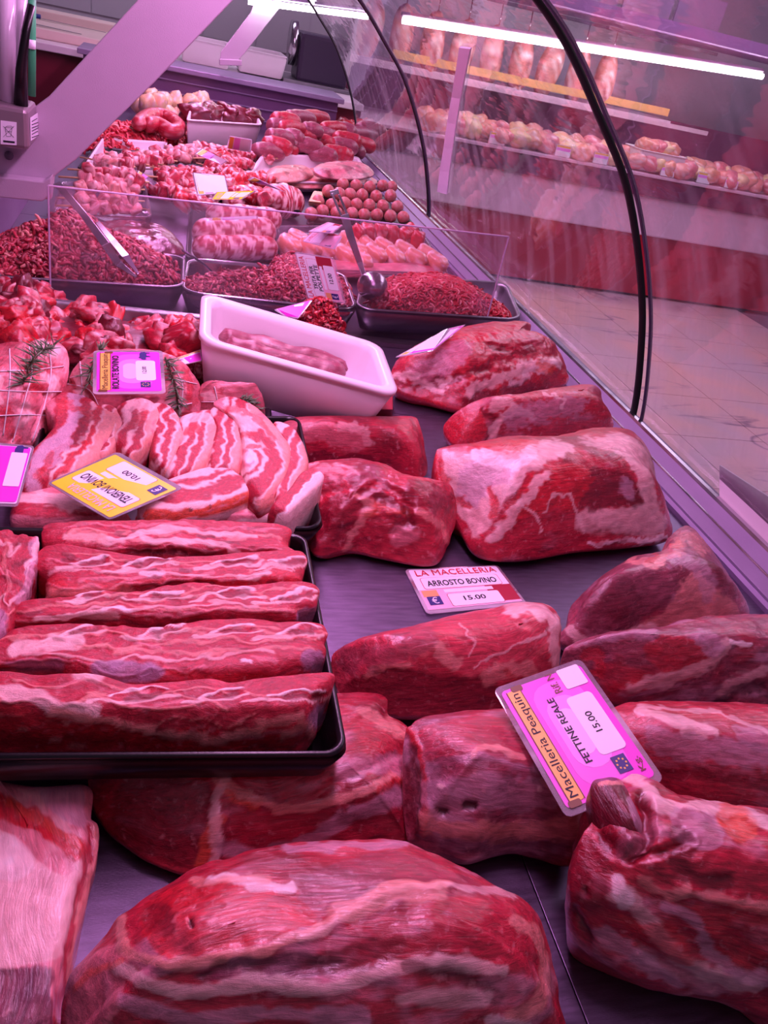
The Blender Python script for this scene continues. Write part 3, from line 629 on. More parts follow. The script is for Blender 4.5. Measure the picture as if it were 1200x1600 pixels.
blob('beef_roast',[(693,668),(712,646),(745,636),(775,634),(830,614),(925,602),(942,628),(957,668),(900,678),(800,690),(740,698),(708,692)],.078,base='M',veil=('S',.14),seed=108,p=2.3,amp=.0015,var='L',
 strokes=[('poly','B',[(695,665),(715,648),(750,645),(765,665),(755,690),(710,690)],.6,.8),('D',6,[(755,640),(770,660),(762,690)],.6,-2.4),('F',10,[(770,690),(775,660),(800,640),(830,650)],.6,.6),
 ('S',26,[(800,655),(850,640),(900,630)],.5,.2),('F',4,[(850,615),(880,622),(880,640)],.6,.2),('F',14,[(770,636),(790,630)],.5,.6)],
 label='smooth red beef roast between the sirloin joint and the rear lumpy roast',**BG)
blob('beef_roast',[(610,590),(618,566),(640,545),(690,520),(750,506),(822,504),(830,524),(868,540),(886,580),(880,600),(820,613),(762,632),(722,641),(670,626),(630,612)],.10,base='M',veil=('S',.14),seed=119,p=2.2,amp=.0035,var='B',zl=.15,
 strokes=[('poly','S',[(640,580),(680,560),(720,530),(740,540),(720,570),(680,600),(650,600)],.45,.3),('F',13,[(735,615),(780,590),(820,575),(870,565)],.75,1.4),('W',8,[(800,600),(850,575),(865,572)],.6,.5),
 ('-',9,[(620,600),(690,600),(740,580),(800,560),(870,550)],0,-3),('D',9,[(640,610),(720,590),(760,570)],.6,-1.6),('F',7,[(615,588),(640,592),(690,612)],.7,.8),('O',13,[(845,572),(855,578)],.7,.4),
 ('-',8,[(740,530),(780,545),(850,540)],0,-2.4),('D',7,[(770,540),(800,548),(840,545)],.6,-1),('D',16,[(730,632),(780,618),(850,604)],.7,-.6),('F',7,[(690,600),(700,592)],.7,.6)],
 label='rearmost lumpy beef roast beside the right steel mince pan',**BG)
blob('beef_fillet_piece',[(440,668),(446,654),(500,650),(600,652),(645,650),(655,662),(664,700),(663,744),(600,734),(520,726),(450,722),(436,700)],.062,base='M',veil=('P',.12),seed=131,p=2.6,amp=.0012,var='D',fs=.8,zl=.1,zh=.85,
 strokes=[('F',12,[(535,668),(570,672),(575,690)],.4,.2),('P',26,[(470,672),(520,676),(560,690)],.45,.2),('D',14,[(450,715),(520,718),(600,726)],.7,-.4),('D',5,[(646,652),(660,700),(660,740)],.5,-.4)],
 label='square-cut beef piece right below the white tub',**BG)
blob('beef_knuckle',[(470,735),(490,722),(540,718),(600,724),(640,745),(690,755),(716,768),(712,812),(700,850),(678,882),(600,872),(545,860),(500,868),(482,850),(474,790)],.082,base='M',veil=('N',.18),seed=142,p=2.2,amp=.004,var='D',zl=.12,
 strokes=[('poly','D',[(500,790),(560,760),(600,770),(560,800),(560,840),(520,850),(490,830)],.55,-1),('poly','D',[(640,745),(700,765),(705,800),(660,795),(630,770)],.6,.6),
 ('T',9,[(540,860),(560,820),(575,790),(560,770)],.55,1.4),('O',8,[(575,800),(600,790),(640,800)],.5,1),('-',10,[(560,770),(600,760),(640,790),(620,830)],0,-3.6),('D',11,[(590,780),(630,790),(640,815)],.7,-2),
 ('poly','P',[(612,830),(620,820),(660,830),(655,840),(620,850)],.7,.3),('N',14,[(550,745),(580,740),(600,755)],.6,.5),('-',9,[(480,780),(540,760),(600,740)],0,-2.4),('T',8,[(655,800),(690,820),(700,850)],.5,1)],
 label='dark lumpy beef knuckle right of the two black trays',**BG)
# =================================================================== RIB TRAY (front left)
def trayq(pts): return [P(*p) for p in pts]
tq=trayq([(-330,1186,.090),(545,1180,.090),(478,834,.082),(-150,820,.082)])
o=pan('food_tray',tq,.03,BLACK,.045,.014,.003,.02,thick=.004); tag(o,'black plastic tray holding raw beef short ribs','tray')
ZT=.062
RB=dict(p=10,zh=.95,inset=.03,mat=CUT,nr=48,na=280,rag=2.4,cate='meat',group='beef short rib strips in the front black tray')
def ribbones(y0,xs,amp,slope=0):
    # rib bone cross sections: light rims with porous red marrow inside
    s=[]
    for x,l in xs:
        l=l*1.35; yy=y0+slope*(x-250)
        s+=[('W',3.2,[(x,yy+8),(x+l*.25,yy+2-amp*.3),(x+l*.6,yy-4-amp*.5),(x+l*.85,yy-4-amp*.4)],.8,.9),('F',4,[(x-l*.35,yy+15),(x+l*.2,yy+11),(x+l*.7,yy+6),(x+l,yy+4)],.8,.5),('D',7,[(x+l*.25,yy+6),(x+l*.75,yy)],.6,-.7),('T',3,[(x+l*.9,yy-2),(x+l*1.1,yy+6),(x+l*1.4,yy+9)],.5,.5)]
    return s
def mem(poly,y_=(.16,.36,.58,.74),seed=0,dark=True,lo=.74):
    p=np.array(cat(poly,200)); rgm=random.Random(seed); x0,x1=p[:,0].min()+14,p[:,0].max()-12; xs=np.linspace(max(x0,-55),x1,16); st=[]
    def tb(x):
        m=np.abs(p[:,0]-x)<9; return p[m,1].min(),p[m,1].max()
    TB=[tb(x) for x in xs]
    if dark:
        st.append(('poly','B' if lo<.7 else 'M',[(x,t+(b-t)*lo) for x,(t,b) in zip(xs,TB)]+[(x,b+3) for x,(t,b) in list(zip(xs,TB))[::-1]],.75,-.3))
        st.append(('D',5,[(x,t+(b-t)*.97) for x,(t,b) in zip(xs,TB)],.7,-.5))  # dark line paints the gap's shade along the strip's lower edge
    for f in y_:
        i0=rgm.randint(0,3); i1=rgm.randint(11,16); w=rgm.uniform(2.2,3.8)
        st.append((rgm.choice('TFPT'),w,[(x,t+(b-t)*(f+rgm.uniform(-.07,.07))) for x,(t,b) in list(zip(xs,TB))[i0:i1]],.6,.8))
    for k in range(9):
        i=rgm.randint(0,12); f=rgm.uniform(.12,.65); t,b=TB[i]; st.append((rgm.choice('DDTP'),rgm.uniform(3,6),[(xs[i],t+(b-t)*f),(xs[i]+rgm.uniform(15,40),t+(b-t)*(f+rgm.uniform(-.1,.1)))],.6,rgm.uniform(-.8,.8)))
    return st
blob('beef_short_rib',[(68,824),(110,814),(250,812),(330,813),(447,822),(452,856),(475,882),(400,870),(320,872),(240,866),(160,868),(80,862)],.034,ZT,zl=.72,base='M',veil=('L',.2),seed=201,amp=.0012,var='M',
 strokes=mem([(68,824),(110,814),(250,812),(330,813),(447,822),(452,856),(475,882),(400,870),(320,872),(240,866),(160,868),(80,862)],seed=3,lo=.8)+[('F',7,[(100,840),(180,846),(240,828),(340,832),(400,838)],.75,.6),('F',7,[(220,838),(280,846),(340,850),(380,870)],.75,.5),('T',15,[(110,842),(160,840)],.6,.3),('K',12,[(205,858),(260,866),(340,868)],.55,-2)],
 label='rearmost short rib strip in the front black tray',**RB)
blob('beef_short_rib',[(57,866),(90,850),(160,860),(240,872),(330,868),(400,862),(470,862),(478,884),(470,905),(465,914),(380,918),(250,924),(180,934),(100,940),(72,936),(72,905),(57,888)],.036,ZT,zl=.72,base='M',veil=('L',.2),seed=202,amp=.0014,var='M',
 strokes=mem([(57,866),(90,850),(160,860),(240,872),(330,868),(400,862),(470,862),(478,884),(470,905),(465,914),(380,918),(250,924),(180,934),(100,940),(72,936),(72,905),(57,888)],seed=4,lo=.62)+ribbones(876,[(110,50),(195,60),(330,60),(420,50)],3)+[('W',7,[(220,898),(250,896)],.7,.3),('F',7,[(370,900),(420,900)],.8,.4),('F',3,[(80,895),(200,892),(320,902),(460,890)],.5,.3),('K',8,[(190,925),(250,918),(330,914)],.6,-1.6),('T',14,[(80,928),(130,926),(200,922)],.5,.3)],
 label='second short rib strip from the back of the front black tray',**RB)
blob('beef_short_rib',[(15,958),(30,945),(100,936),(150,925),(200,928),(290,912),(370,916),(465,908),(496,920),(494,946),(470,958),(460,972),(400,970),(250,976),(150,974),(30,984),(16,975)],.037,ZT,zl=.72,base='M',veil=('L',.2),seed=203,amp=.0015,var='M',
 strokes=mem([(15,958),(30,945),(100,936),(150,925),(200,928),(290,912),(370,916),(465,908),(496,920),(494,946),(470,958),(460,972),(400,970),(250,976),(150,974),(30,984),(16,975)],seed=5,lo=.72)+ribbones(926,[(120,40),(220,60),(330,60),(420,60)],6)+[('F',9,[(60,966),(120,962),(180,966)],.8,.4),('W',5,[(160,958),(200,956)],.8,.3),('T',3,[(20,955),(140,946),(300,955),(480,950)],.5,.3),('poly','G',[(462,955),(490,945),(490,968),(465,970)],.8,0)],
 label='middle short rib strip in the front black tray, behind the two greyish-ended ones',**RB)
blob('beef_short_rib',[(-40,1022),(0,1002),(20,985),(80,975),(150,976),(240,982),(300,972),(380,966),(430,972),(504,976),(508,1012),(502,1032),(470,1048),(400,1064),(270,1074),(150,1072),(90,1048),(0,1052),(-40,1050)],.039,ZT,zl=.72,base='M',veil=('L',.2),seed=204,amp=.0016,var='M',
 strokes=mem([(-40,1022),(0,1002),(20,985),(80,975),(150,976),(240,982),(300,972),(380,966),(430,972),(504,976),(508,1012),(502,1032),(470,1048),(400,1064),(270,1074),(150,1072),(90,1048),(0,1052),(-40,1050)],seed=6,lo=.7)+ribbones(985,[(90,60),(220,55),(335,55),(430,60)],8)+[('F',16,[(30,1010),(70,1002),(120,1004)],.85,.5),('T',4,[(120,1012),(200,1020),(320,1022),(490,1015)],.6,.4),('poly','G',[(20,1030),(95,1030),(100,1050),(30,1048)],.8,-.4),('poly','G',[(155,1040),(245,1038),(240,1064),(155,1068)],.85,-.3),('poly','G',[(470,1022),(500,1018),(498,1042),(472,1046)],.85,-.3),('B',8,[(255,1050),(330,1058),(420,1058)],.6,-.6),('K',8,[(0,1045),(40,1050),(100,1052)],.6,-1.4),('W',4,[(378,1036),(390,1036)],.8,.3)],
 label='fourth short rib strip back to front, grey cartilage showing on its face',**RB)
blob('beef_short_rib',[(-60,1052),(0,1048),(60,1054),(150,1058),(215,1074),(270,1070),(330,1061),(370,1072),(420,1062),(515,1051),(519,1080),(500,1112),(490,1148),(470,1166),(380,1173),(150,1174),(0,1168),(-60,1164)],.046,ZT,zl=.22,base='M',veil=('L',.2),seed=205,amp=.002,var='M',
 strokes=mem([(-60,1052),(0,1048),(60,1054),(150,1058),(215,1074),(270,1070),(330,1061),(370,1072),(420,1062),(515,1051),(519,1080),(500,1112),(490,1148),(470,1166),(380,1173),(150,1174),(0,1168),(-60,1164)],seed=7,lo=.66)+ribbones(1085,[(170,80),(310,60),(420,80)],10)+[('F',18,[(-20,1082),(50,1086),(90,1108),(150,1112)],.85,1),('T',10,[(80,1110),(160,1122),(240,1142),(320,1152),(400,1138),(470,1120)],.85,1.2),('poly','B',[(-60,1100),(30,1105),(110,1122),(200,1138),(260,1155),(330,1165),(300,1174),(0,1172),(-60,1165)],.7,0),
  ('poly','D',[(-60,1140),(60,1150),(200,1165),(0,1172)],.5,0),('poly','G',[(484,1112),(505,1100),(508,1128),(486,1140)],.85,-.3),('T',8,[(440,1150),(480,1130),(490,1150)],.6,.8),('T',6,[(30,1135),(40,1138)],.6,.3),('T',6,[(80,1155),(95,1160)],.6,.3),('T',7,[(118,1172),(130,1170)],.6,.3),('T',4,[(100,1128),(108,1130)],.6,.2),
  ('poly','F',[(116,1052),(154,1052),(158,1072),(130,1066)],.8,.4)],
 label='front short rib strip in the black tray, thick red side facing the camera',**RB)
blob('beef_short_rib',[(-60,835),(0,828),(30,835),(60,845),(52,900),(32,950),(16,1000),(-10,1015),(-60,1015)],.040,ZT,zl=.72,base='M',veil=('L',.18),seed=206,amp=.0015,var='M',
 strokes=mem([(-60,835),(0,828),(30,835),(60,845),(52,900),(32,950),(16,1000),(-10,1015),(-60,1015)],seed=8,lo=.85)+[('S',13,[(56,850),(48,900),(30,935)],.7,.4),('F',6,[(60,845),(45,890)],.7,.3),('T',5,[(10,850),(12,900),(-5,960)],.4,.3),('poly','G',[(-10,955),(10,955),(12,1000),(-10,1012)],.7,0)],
 label='short rib piece lying crosswise at the left end of the front tray',**RB)
# =================================================================== VEAL BELLY TRAY
tq2=trayq([(12,822,.058),(506,826,.058),(468,650,.058),(68,652,.058)])
o=pan('food_tray',tq2,.026,BLACK,.06,.014,.003,.02,thick=.004); tag(o,'black plastic tray holding fanned veal belly slices','tray')
SL=dict(p=9,zl=.72,zh=.95,inset=.05,nr=34,na=140,grow=1.11,cate='meat',group='veal belly slices fanned in the middle black tray',base='P',var='P',amp=.0012,warp=4,mat=CUT)
def slb(seed,poly,line,H,zb,label,bl=None,extra=()):
    bl=bl or [(0,11,'T'),(11,15,'F'),(15,26,'M'),(26,31,'F'),(31,44,'M'),(44,56,'F'),(56,66,'M'),(66,90,'P')]
    blob('belly_slice',poly,H,zb,seed=seed,veil=('M',.2),bands=(line,bl),strokes=list(extra),label=label,**SL)
slb(301,[(75,642),(88,628),(102,621),(128,625),(155,643),(172,655),(170,680),(155,712),(130,737),(90,752),(40,762),(45,720),(70,690),(85,668)],[(172,650),(168,685),(150,720),(110,748)],.048,.034,'leftmost big belly slice, rind side right, at back left corner of its tray',[(0,16,'T'),(16,20,'F'),(20,30,'B'),(30,35,'F'),(35,50,'M'),(50,70,'S'),(70,90,'M')],
 [('B',12,[(95,635),(110,632),(140,650)],.8,.3),('D',12,[(130,672),(120,690)],.6,-.4),('S',10,[(75,720),(100,700),(110,690)],.8,.4),('B',7,[(60,740),(80,710)],.7,0)])
slb(302,[(148,640),(172,637),(190,652),(193,672),(184,700),(165,722),(150,716),(165,685),(166,658)],[(191,645),(190,680),(170,715)],.044,.034,'narrow belly slice second from left in the fan')
slb(303,[(186,640),(210,628),(234,632),(247,650),(242,680),(226,705),(205,722),(186,706),(176,690),(190,665)],[(247,650),(242,685),(215,715)],.046,.034,'third belly slice from the left, with a red oval muscle',None,[('F',14,[(200,640),(215,632),(232,636)],.8,.3),('B',14,[(205,660),(225,652)],.8,.2)])
slb(304,[(234,641),(258,636),(278,655),(285,682),(280,706),(262,742),(236,718),(240,682)],[(284,660),(284,700),(262,740)],.045,.034,'fourth belly slice from the left in the fan')
slb(305,[(282,662),(310,648),(330,648),(338,670),(334,702),(315,737),(278,754),(262,742),(275,710),(285,690)],[(338,660),(334,705),(300,750)],.045,.034,'fifth belly slice from the left, right of the yellow tag tip',None,[('F',12,[(290,655),(310,652),(325,652)],.8,.3),('B',10,[(292,672),(310,666)],.8,.2)])
slb(306,[(330,648),(350,638),(368,655),(378,690),(378,720),(370,742),(345,744),(325,740),(330,704),(338,672)],[(377,660),(377,700),(366,742)],.046,.034,'upright belly slice left of the biggest curled one')
slb(307,[(340,636),(365,627),(400,642),(432,676),(450,705),(448,740),(430,772),(405,784),(385,768),(378,746),(379,700),(372,665),(352,648)],[(405,640),(440,680),(452,715),(440,760),(410,785)],.05,.034,'biggest curled belly slice with white fat centre, rear right of the fan',
 [(0,12,'T'),(12,16,'F'),(16,38,'M'),(38,46,'F'),(46,52,'M'),(52,60,'F'),(60,90,'P')],[('F',22,[(375,652),(390,662)],.9,.3),('F',18,[(385,690),(400,700)],.85,.3),('W',13,[(382,722),(390,716)],.85,.3),('B',8,[(380,680),(395,676)],.8,.2),('B',8,[(388,704),(402,700)],.8,.2),('B',7,[(350,640),(395,648),(425,680)],.7,.2)])
slb(308,[(430,668),(455,674),(472,700),(479,725),(474,746),(452,782),(432,796),(430,772),(448,738),(450,703)],[(478,695),(480,730),(455,780)],.046,.034,'rightmost upright belly slice in the fan')
slb(309,[(450,772),(470,742),(490,738),(501,745),(500,756),(482,782),(455,812),(436,812),(424,802)],[(505,755),(480,790),(450,818)],.05,.036,'belly slice with thick white fat poking over the right tray edge',[(0,20,'F'),(20,24,'W'),(24,44,'M'),(44,52,'F')])
slb(310,[(225,786),(250,760),(290,744),(345,731),(365,744),(397,763),(391,777),(340,797),(290,807),(235,808)],[(400,770),(330,796),(230,806)],.042,.036,'flat belly slice with orange rind lying right of the yellow tag',[(0,10,'O'),(10,20,'F'),(20,38,'M'),(38,44,'F'),(44,50,'M'),(50,70,'F')],[('K',3,[(298,790),(299,794)],.8,0),('K',3,[(330,786),(331,790)],.8,0)])
slb(311,[(230,806),(300,798),(420,782),(433,786),(440,800),(432,814),(340,813),(270,816),(232,813)],[(430,800),(330,812),(230,815)],.026,.034,'thin belly slice along the front right edge of the middle tray',[(0,8,'P'),(8,16,'F'),(16,40,'P')])
slb(312,[(33,772),(50,760),(90,765),(135,788),(190,806),(180,816),(100,817),(60,819),(27,816),(25,795)],[(25,818),(100,820),(190,815)],.034,.036,'belly slice under the left corner of the yellow tag',[(0,12,'P'),(12,30,'M'),(30,50,'F')],[('F',22,[(60,775),(110,785)],.8,.4)])
# =================================================================== generic small builders
from mathutils.bvhtree import BVHTree
def para(q,z0):
    r=[ray(*p) for p in q]; a=(z0-.5)/r[0][2]
    s=np.linalg.solve(np.array([r[1],-r[2],r[3]]).T,r[0]*a)
    return [CAM+r[0]*a,CAM+r[1]*s[0],CAM+r[2]*s[1],CAM+r[3]*s[2]]
def bvh(o):
    me=o.data; off=Vector(o.location); return BVHTree.FromPolygons([v.co+off for v in me.vertices],[p.vertices for p in me.polygons])
def onsurf(trees,px,lift=.001):
    d=Vector(ray(*px)).normalized(); best=None
    for t in trees:
        h=t.ray_cast(Vector(CAM),d)
        if h[0] is not None and (best is None or h[3]<best[3]): best=h
    if best is None: return None
    return np.array(best[0]-d*lift)
def strands(name,src,n,L=.02,r=.0013,mat=None,parent=None,seed=1,ck='M',cks='D',k=6,sd=5,zmin=0,curl=1.0,box=None):
    # loose strings of minced meat lying over the heap
    rg=np.random.RandomState(seed); me=src.data; nv=len(me.vertices)
    co=np.zeros(nv*3); me.vertices.foreach_get('co',co); co=co.reshape(-1,3); no=np.zeros(nv*3); me.vertices.foreach_get('normal',no); no=no.reshape(-1,3)
    ok=np.where((no[:,2]>.05)&(co[:,2]>zmin))[0]; 
    # area weighting: reject crowded centre vertices by voxel
    key=np.round(co[ok]/(L*.28)).astype(int); _,ui=np.unique(key,axis=0,return_index=True); ok=ok[ui]
    idx=ok[rg.randint(0,len(ok),n)]; p0=co[idx]+rg.normal(0,L*.18,(n,3))*[1,1,.1]; nn=no[idx]
    t=rg.normal(0,1,(n,3)); t-=nn*np.sum(t*nn,1)[:,None]; t/=np.linalg.norm(t,axis=1)[:,None]; b=np.cross(nn,t)
    cur=rg.normal(0,1.3*curl,n); cur2=rg.normal(0,1.3*curl,n); ln=L*rg.uniform(.5,1.3,n); rr=r*rg.uniform(.8,1.25,n); ph=np.zeros(n)
    pts=[]; p=p0.copy(); lift=rg.uniform(-.2,1.4,n)*r*1.4
    for i in range(k):
        s=i/(k-1); h=np.sin(s*math.pi)*lift
        pts.append(p+nn*h[:,None]); 
        d=t*np.cos(ph)[:,None]+b*np.sin(ph)[:,None]; p=p+d*(ln/(k-1))[:,None]-nn*(r*.15); ph=ph+(cur+(cur2-cur)*s)*.55
    V=np.zeros((n,k,sd,3))
    for i in range(k):
        tg=pts[min(i+1,k-1)]-pts[max(i-1,0)]; tg/=np.linalg.norm(tg,axis=1)[:,None]+1e-12
        a=np.cross(tg,nn); a/=np.linalg.norm(a,axis=1)[:,None]+1e-12; c=np.cross(a,tg); R1=rr*(.55 if i in (0,k-1) else 1)
        for j in range(sd):
            w=2*math.pi*j/sd; V[:,i,j]=pts[i]+R1[:,None]*(a*math.cos(w)+c*math.sin(w))
    base=np.arange(n)[:,None,None]*k*sd; I=np.arange(k-1)[None,:,None]*sd; J=np.arange(sd)[None,None,:]; J2=(J+1)%sd
    q=np.stack([base+I+J,base+I+J2,base+I+sd+J2,base+I+sd+J],-1).reshape(-1,4)
    me2=bpy.data.meshes.new(name); nvv=n*k*sd; me2.vertices.add(nvv); me2.vertices.foreach_set('co',V.reshape(-1)); nf=len(q)
    me2.loops.add(nf*4); me2.loops.foreach_set('vertex_index',q.ravel().astype(np.int32)); me2.polygons.add(nf)
    me2.polygons.foreach_set('loop_start',np.arange(nf,dtype=np.int32)*4); me2.polygons.foreach_set('loop_total',np.full(nf,4,np.int32)); me2.polygons.foreach_set('use_smooth',np.ones(nf,bool)); me2.update(calc_edges=True)
    w=rg.uniform(0,1,n)[:,None]; c=PAL[ck]*(1-w)+PAL[cks]*w; f=(rg.uniform(0,1,n)<.13)[:,None]; c=np.where(f,PAL['T'],c)
    cc=np.ones((n,k*sd,4)); cc[:,:,:3]=c[:,None]; a=me2.color_attributes.new('Col','FLOAT_COLOR','POINT'); a.data.foreach_set('color',cc.ravel())
    a=me2.attributes.new('fib','FLOAT_VECTOR','POINT'); a.data.foreach_set('vector',V.reshape(-1)); me2.materials.append(mat or MINCE)
    o=bpy.data.objects.new(name,me2); C.objects.link(o); o.parent=src; o['kind']='stuff'; return o
def colmesh(name,V,Fs,cols,fib,mat,parent=None):
    return mesh(name,V,Fs,mat,parent,True,cols,fib)
def sphere_vf(nu,nv):
    V=[(0,0,1)]
    for i in range(1,nv):
        a=math.pi*i/nv
        for j in range(nu): b=2*math.pi*j/nu; V.append((math.sin(a)*math.cos(b),math.sin(a)*math.sin(b),math.cos(a)))
    V.append((0,0,-1)); Fs=[(0,1+j,1+(j+1)%nu) for j in range(nu)]
    for i in range(nv-2):
        for j in range(nu): a=1+i*nu+j; b=1+i*nu+(j+1)%nu; Fs.append((a,a+nu,b+nu,b))
    l=len(V)-1; a=1+(nv-2)*nu; Fs+=[(l,a+(j+1)%nu,a+j) for j in range(nu)]
    return np.array(V),Fs
def chunkproto(name,seed,ck='M',fk='F',fat=.25,sq=.55,nz=.18,nu=20,nv=14,mat=None,dk='D'):
    V,Fs=sphere_vf(nu,nv); V=np.sign(V)*np.abs(V)**sq if sq!=1 else V
    n=fbm(V*1.3+seed*7.7,3,seed); V=V*(1+nz*n)[:,None]*.5
    n2=fbm(V*4+seed,3,seed+5); n3=fbm(np.c_[V[:,0]*3,V[:,1]*9,V[:,2]*9]+seed,3,seed+9)
    col=np.repeat(PAL[ck][None],len(V),0); w=sm(0,.5,n2)[:,None]*.7; col=col*(1-w)+PAL[dk]*w
    w=sm(.35-fat,.6-fat,n3)[:,None]*.85; col=col*(1-w)+PAL[fk]*w
    me=bpy.data.meshes.new(name); me.from_pydata([tuple(v) for v in V],[],Fs); me.materials.append(mat or MEAT); me.polygons.foreach_set('use_smooth',[True]*len(me.polygons))
    a=me.color_attributes.new('Col','FLOAT_COLOR','POINT'); cc=np.ones((len(V),4)); cc[:,:3]=col; a.data.foreach_set('color',cc.ravel())
    a=me.attributes.new('fib','FLOAT_VECTOR','POINT'); a.data.foreach_set('vector',(V*.03).ravel()); return me
def put(name,me,loc,s,rot=(0,0,0),parent=None):
    o=bpy.data.objects.new(name,me); o.location=tuple(map(float,loc)); o.scale=s if hasattr(s,'__len__') else (s,s,s); o.rotation_euler=rot
    C.objects.link(o); 
    if parent is not None: o.parent=parent
    return o
def sausage(name,pts,r,ck='N',parent=None,stripe=None,n=16,k=26,mat=None,seed=1,fk='F',lump=.06):
    c=cat([tuple(p) for p in pts],k,False) if len(pts)>2 else np.array([np.array(pts[0])*(1-t)+np.array(pts[1])*t for t in np.linspace(0,1,k)])
    s=np.linspace(0,1,k); e=np.minimum(s,1-s)*np.sum(np.linalg.norm(np.diff(c,axis=0),axis=1))/r; rr=r*np.sqrt(np.clip(1-(1-np.clip(e,0,1))**2,.03,1))*(1+lump*vn(np.c_[s*9,s*0,s*0+seed],seed))
    V,Fs=tubemesh(list(c),list(rr),n); V=np.array(V); ka=np.tile(np.arange(n)/n,k); ks=np.repeat(s,n)
    L=np.sum(np.linalg.norm(np.diff(c,axis=0),axis=1)); fib=np.c_[ks*L,np.cos(ka*6.283)*r,np.sin(ka*6.283)*r]
    col=np.repeat(PAL[ck][None],len(V),0); nn=fbm(V*90+seed,3,seed)[:,None]
    if stripe:
        w=np.sin((ks*stripe+ka*2.0+.9*nn[:,0])*6.283); w=sm(-.2,.5,w)[:,None]; col=PAL['F']*w+PAL['M']*(1-w)
    else: w=sm(.05,.5,nn)*.6; col=col*(1-w)+PAL[fk]*w
    return colmesh(name,V,Fs,col,fib,mat or MEAT,parent)
# =================================================================== STEEL MINCE PANS
def spq(q,z): return [P(a,b,z) for a,b in q]
pz=.058
o=pan('steel_pan',spq([(-60,428),(288,450),(290,399),(-20,372)],pz),.045,STEEL,.10,.02,.003,.03); tag(o,'left stainless pan heaped with mince and serving tongs','pan')
h=blob('ground_beef',[(-60,432),(-10,380),(20,372),(60,362),(85,340),(110,332),(145,345),(160,372),(190,395),(230,402),(265,410),(274,428),(270,440),(200,440),(100,436),(0,430)],.105,.015,base='D',veil=None,seed=401,p=1.5,zl=.35,zh=.60,amp=.004,mat=MINCE,nr=50,na=150,label='big heap of minced beef in the left steel pan',cate='minced meat')
strands('meat_strands',h,5200,.016,.0026,seed=3,ck='L',cks='D')
o=pan('steel_pan',spq([(283,456),(560,485),(538,424),(292,402)],pz),.045,SHINY,.12,.02,.003,.03); tag(o,'middle stainless pan, half empty, mince along its front','pan')
h=blob('ground_beef',[(288,446),(292,436),(330,446),(345,440),(370,437),(395,452),(410,448),(425,430),(428,410),(440,400),(462,398),(480,410),(520,430),(545,450),(550,472),(500,476),(420,466),(350,458),(310,456)],.062,.015,base='D',veil=None,seed=411,p=1.6,zl=.5,zh=.8,amp=.004,mat=MINCE,nr=44,na=150,label='minced beef row in the middle pan behind the trita price tag',cate='minced meat')
strands('meat_strands',h,3200,.014,.0023,seed=4,ck='M',cks='D')
o=pan('steel_pan',spq([(554,482),(818,500),(792,440),(568,428)],pz),.045,STEEL,.12,.02,.003,.03); tag(o,'right stainless pan of bright mince with ladle at its corner','pan')
h=blob('ground_beef',[(585,480),(590,460),(605,440),(640,430),(690,430),(730,445),(765,465),(788,485),(784,494),(740,492),(660,486)],.07,.015,base='B',veil=None,seed=421,p=1.6,zl=.5,zh=.75,amp=.003,mat=MINCE,nr=44,na=150,label='bright red minced beef in the right steel pan',cate='minced meat')
strands('meat_strands',h,3000,.020,.0021,seed=5,ck='B',cks='M',curl=1.3)
h=blob('ground_beef',[(455,500),(470,480),(500,470),(515,478),(520,500),(535,518),(500,512),(470,505)],.05,.05,base='D',veil=None,seed=431,p=1.8,zl=.2,zh=.8,amp=.003,mat=MINCE,nr=24,na=90,label='small clump of mince behind the white tub, below the middle pan',cate='minced meat')
strands('meat_strands',h,500,.014,.0021,seed=6,ck='B',cks='D')
# dark steel riser under the pans
boxx('pan_riser',.06,.66,1.335,1.36,0.0005,.0085,STEEL,None); tag(bpy.data.objects['pan_riser'],'low steel riser strip under the front edge of the mince pans','riser')
rb=box8('red_block',[P(480,652,.0),P(612,655,.0),P(612,628,.0),P(500,625,.0)],[P(486,638,.03),P(614,640,.03),P(614,612,.03),P(500,612,.03)],plain('block_red',(150,16,44),.5),None,.002); tag(rb,'dark red block just behind the square-cut beef, under the white tub','block')
# ladle
ld=rootat('ladle',P(582,468,.058),'steel ladle with slotted handle resting on the right mince pan','ladle')
bc=P(582,447,.085); V,Fs=sphere_vf(28,14); V=np.array(V); V=V[:]; rad=.0285
Vb=V*rad*np.array([1,1,.92])+bc
mesh('bowl',Vb,Fs,SHINY,ld,True)
hp=[bc+[-.016,.006,.012],Y(562,410,1.44),Y(548,370,1.46),Y(538,335,1.475)]
def strap(name,pts,w,th,mat,par,wd=None):
    pts=[np.array(p) for p in pts]; V=[];m=len(pts); side=np.array([1,0,0.]) if wd is None else np.array(wd)
    ww=w if hasattr(w,'__len__') else [w]*m
    for i,p in enumerate(pts):
        t=pts[min(i+1,m-1)]-pts[max(i-1,0)]; t/=np.linalg.norm(t); a=side-t*(side@t); a/=np.linalg.norm(a); b=np.cross(a,t)
        for u,v in ((-1,-1),(1,-1),(1,1),(-1,1)): V.append(p+a*u*ww[i]/2+b*v*th/2)
    Fs=[(i*4+k,i*4+(k+1)%4,i*4+4+(k+1)%4,i*4+4+k) for i in range(m-1) for k in range(4)]+[(3,2,1,0),(4*m-4,4*m-3,4*m-2,4*m-1)]
    o=mesh(name,V,Fs,mat,par); md=o.modifiers.new('bevel','BEVEL'); md.width=th*.3; md.segments=2; return o
strap('handle',hp,[.009,.011,.014,.016],.0025,SHINY,ld)
t0=Y(538,337,1.475); t1=Y(524,303,1.49)
for dx in (-.0062,.0062): strap('handle_fork',[t0+[dx,0,0],(t0+t1)/2+[dx*1.1,0,0],t1+[dx,0,0]],.0042,.0025,SHINY,ld)
strap('handle_tip',[t1+[0,0,-.002],t1+(t1-t0)*.18],.0165,.0025,SHINY,ld); fix(ld)
